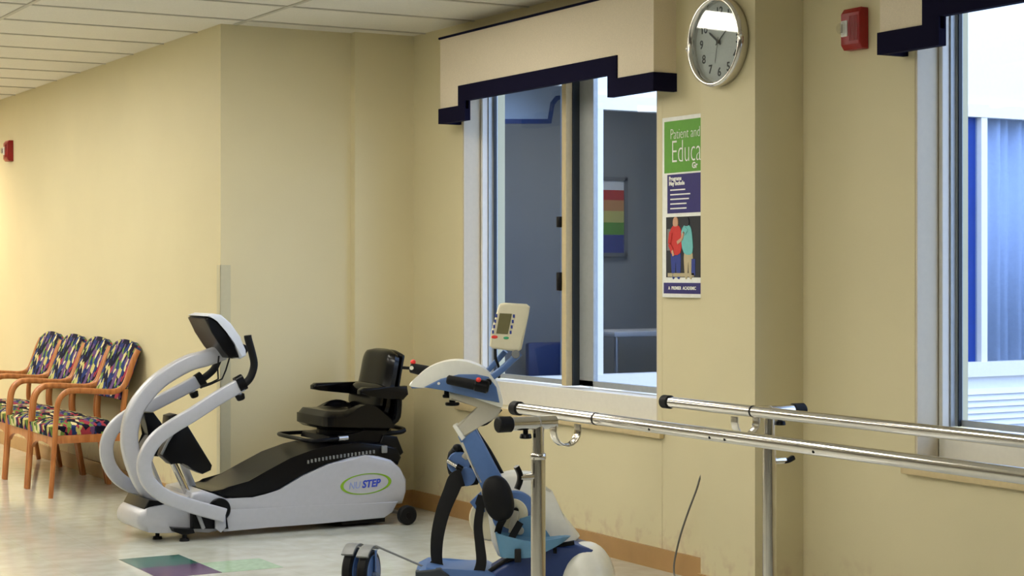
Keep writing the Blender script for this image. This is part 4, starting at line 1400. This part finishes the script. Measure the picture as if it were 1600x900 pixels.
link('guide_strap', SW([q3(722, 748, 0.05), q3(712, 752, 0.04), q3(704, 770, 0.03), q3(692, 800, 0.02), q3(684, 835, 0.0), q3(682, 865, 0.0), q3(684, 884, 0.0)], 0.008, 0.078, up=(0, 1, 0), n=6, taper=lambda t: 1.0 - 0.42 * t), M['strap'], f2)
link('strap_loop', SW([q3(671, 884, 0.0), q3(680, 877, 0.0), q3(688, 880, 0.0), q3(690, 888, 0.0)], 0.008, 0.02, n=3), M['strap'], f2)
link('guide_bracket', SW([q3(742, 700, 0.02), q3(730, 712, 0.07), q3(722, 722, 0.1)], 0.02, 0.03, n=3), M['bgrey'], tr)
# transport wheels on a rod frame
for i, (u, yy) in enumerate(((552, 0.03), (577, -0.03))):
    hx = q(u, 0)[0]
    r0 = 0.102
    ax = Vector((0.965, -0.26, 0)).normalized() * 0.022
    cc = Vector((hx, yy, r0))
    wv = link('transport_wheel', cyl(bmesh.new(), cc - ax, cc + ax, r0, seg=40, bev=0.008), M['blackr'], tr)
    link('wheel_disc', cyl(bmesh.new(), cc - ax * 1.15, cc + ax * 1.15, r0 * 0.8, seg=40, bev=0.004), M['blue'], wv)
    # fender over each wheel
    arc = []
    for k in range(9):
        a = R(60 + 75 * k / 8)
        side_ = Vector((0.26, 0.965, 0)).normalized()
        arc.append(cc + side_ * math.cos(a) * 0.116 + Vector((0, 0, math.sin(a) * 0.116)))
    link('fender', SW(arc, 0.055, 0.01, up=tuple(ax.normalized())), M['greyp'], tr)
    link('wheel_fork', SW([cc + ax * 1.5 + Vector((0, 0, 0.1)), cc + ax * 1.5, cc + ax * 1.5 + Vector((0.0, 0, -0.07))], 0.03, 0.008, up=(0, 1, 0)), M['blue'], tr)
link('wheel_axle', CY(q3(540, 0, 0.06)[0:2] + (0.102,), q3(592, 0, -0.07)[0:2] + (0.102,), 0.01), M['steel'], tr)
link('frame_rod', CY(q3(588, 850, -0.05), q3(662, 882, -0.05), 0.0045), M['greyp'], tr)
link('frame_rod', CY(q3(590, 905, -0.05), q3(662, 905, -0.05), 0.012), M['steel'], tr)

# ------------------------------------------------------------------ parallel bars
XA, XB, RB, RZ = 2.93, 3.53, 4.77, 0.949
XM = (XA + XB) / 2
pb = thing('parallel_bars', 'chrome parallel walking bars on height adjustable posts in the foreground', 'parallel bars', (XM, 3.6, 0), worldbuilt=True)
for s, xr in ((-1, XA), (1, XB)):
    rl = link('hand_rail', CY((xr, 2.0, RZ), (xr, 5.15, RZ), 0.0185, seg=28), M['chrome'], pb, ang=60)
    for y_a, y_b in ((5.15, 5.18), (1.97, 2.0)):
        link('end_cap', CY((xr, y_a - (0.015 if y_a > 5 else 0), RZ), (xr, y_b + (0 if y_a > 5 else 0.015), RZ), 0.0235, seg=24, bev=0.004), M['blackr'], rl)
    link('joint_ring', CY((xr, 4.66, RZ), (xr, 4.668, RZ), 0.0193, seg=24), M['blackr'], rl)
    for yy in (4.35, 4.05, 3.98, 3.6) if s < 0 else ():
        link('screw', EL((xr - 0.0165, yy, RZ - 0.007), (0.003, 0.0045, 0.0045)), M['blackp'], rl)
    # sleeve over the rail round the bracket
    link('rail_sleeve', CY((xr, 4.668, RZ), (xr, 4.9, RZ), 0.0192, seg=28), M['chrome'], rl, ang=60)
    for ry in (RB, 2.4):
        xo = XM + s * 0.59
        xi = XM + s * 0.385
        xp = XM + s * 0.445
        zc = 0.935
        post = link('post', CY((xp, ry, 0.02), (xp, ry, 0.84), 0.0225, seg=28), M['chrome'], pb, ang=60)
        link('inner_post', CY((xp, ry, 0.82), (xp, ry, 0.925), 0.0185, seg=28), M['chrome'], post, ang=60)
        link('collar', CY((xp, ry, 0.822), (xp, ry, 0.842), 0.0245, seg=28, bev=0.003), M['chrome'], post, ang=60)
        link('base_plate', CY((xp, ry, 0.0), (xp, ry, 0.022), 0.1, 0.09, seg=40), M['steel'], post)
        cr = link('cross_tube', CY((xi, ry, zc), (xo - s * 0.045, ry, zc), 0.0205, seg=28), M['chrome'], pb, ang=60)
        link('end_cap', CY((xo - s * 0.05, ry, zc), (xo, ry, zc), 0.0245, seg=24, bev=0.004), M['blackr'], cr)
        link('clamp_ring', CY((xp - s * 0.0, ry, zc), (xp + s * 0.004, ry, zc), 0.021, seg=24), M['steel'], cr)
        xk = xp + s * 0.045
        link('clamp_knob', cyl(CY((xk, ry, zc - 0.02), (xk, ry, zc - 0.035), 0.008), (xk, ry, zc - 0.032), (xk, ry, zc - 0.046), 0.017, 0.019, bev=0.002), M['blackp'], cr)
        # height lever
        xl = xp + s * 0.02
        zz = 0.77
        link('lever_stem', CY((xl, ry, zz), (xl + s * 0.045, ry, zz), 0.0105, seg=18), M['chrome'], post)
        if s < 0:
            link('lever_grip', SW([(xl - 0.058, ry, zz + 0.035), (xl - 0.046, ry, zz + 0.012), (xl - 0.045, ry, zz - 0.01), (xl - 0.056, ry, zz - 0.035)], 0.018, 0.016, n=3), M['blackp'], post)
        else:
            link('lever_grip', SW([(xl + 0.04, ry, zz - 0.002), (xl + 0.06, ry, zz), (xl + 0.08, ry, zz + 0.008)], 0.02, 0.016, n=3), M['blackp'], post)
        # U shaped strap from cross tube to rail
        xc = (xi + xr) / 2 + s * 0.004
        r_u = abs(xi - xr) / 2 + 0.002
        arc = [(xc - r_u, ry, zc - 0.01), (xc - r_u, ry, zc - 0.028)]
        for k in range(9):
            a = PI + PI * k / 8
            arc.append((xc + r_u * math.cos(a), ry, zc - 0.03 + r_u * math.sin(a)))
        arc += [(xc + r_u, ry, zc - 0.028), (xc + r_u, ry, zc - 0.01)]
        link('u_bracket', SW(arc, 0.036, 0.006, up=(0, 1, 0)), M['chrome'], pb, ang=50)

# ------------------------------------------------------------------ loose cable
pts = [(4.745, 6.60, 0.50), (4.735, 6.645, 0.48), (4.725, 6.67, 0.41), (4.72, 6.73, 0.30), (4.715, 6.78, 0.195), (4.71, 6.812, 0.10), (4.70, 6.812, 0.045), (4.69, 6.79, 0.006), (4.66, 6.7, 0.005), (4.60, 6.5, 0.005)]
cb = link('power_cable', SW(pts, 0.0045, n=6, seg=10), M['cable'])
tag(cb, 'thin grey cable hanging down the wall left of the pier to the floor', 'cable')
pl = link('wall_outlet', B(WX - 0.008, WX, 6.54, 6.61, 0.44, 0.56, bev=0.003), M['trim'])
tag(pl, 'white wall outlet plate hidden beside the pier where the grey cable starts', 'outlet')

# drop helper property
for o in bpy.data.objects:
    if '_w' in o:
        del o['_w']
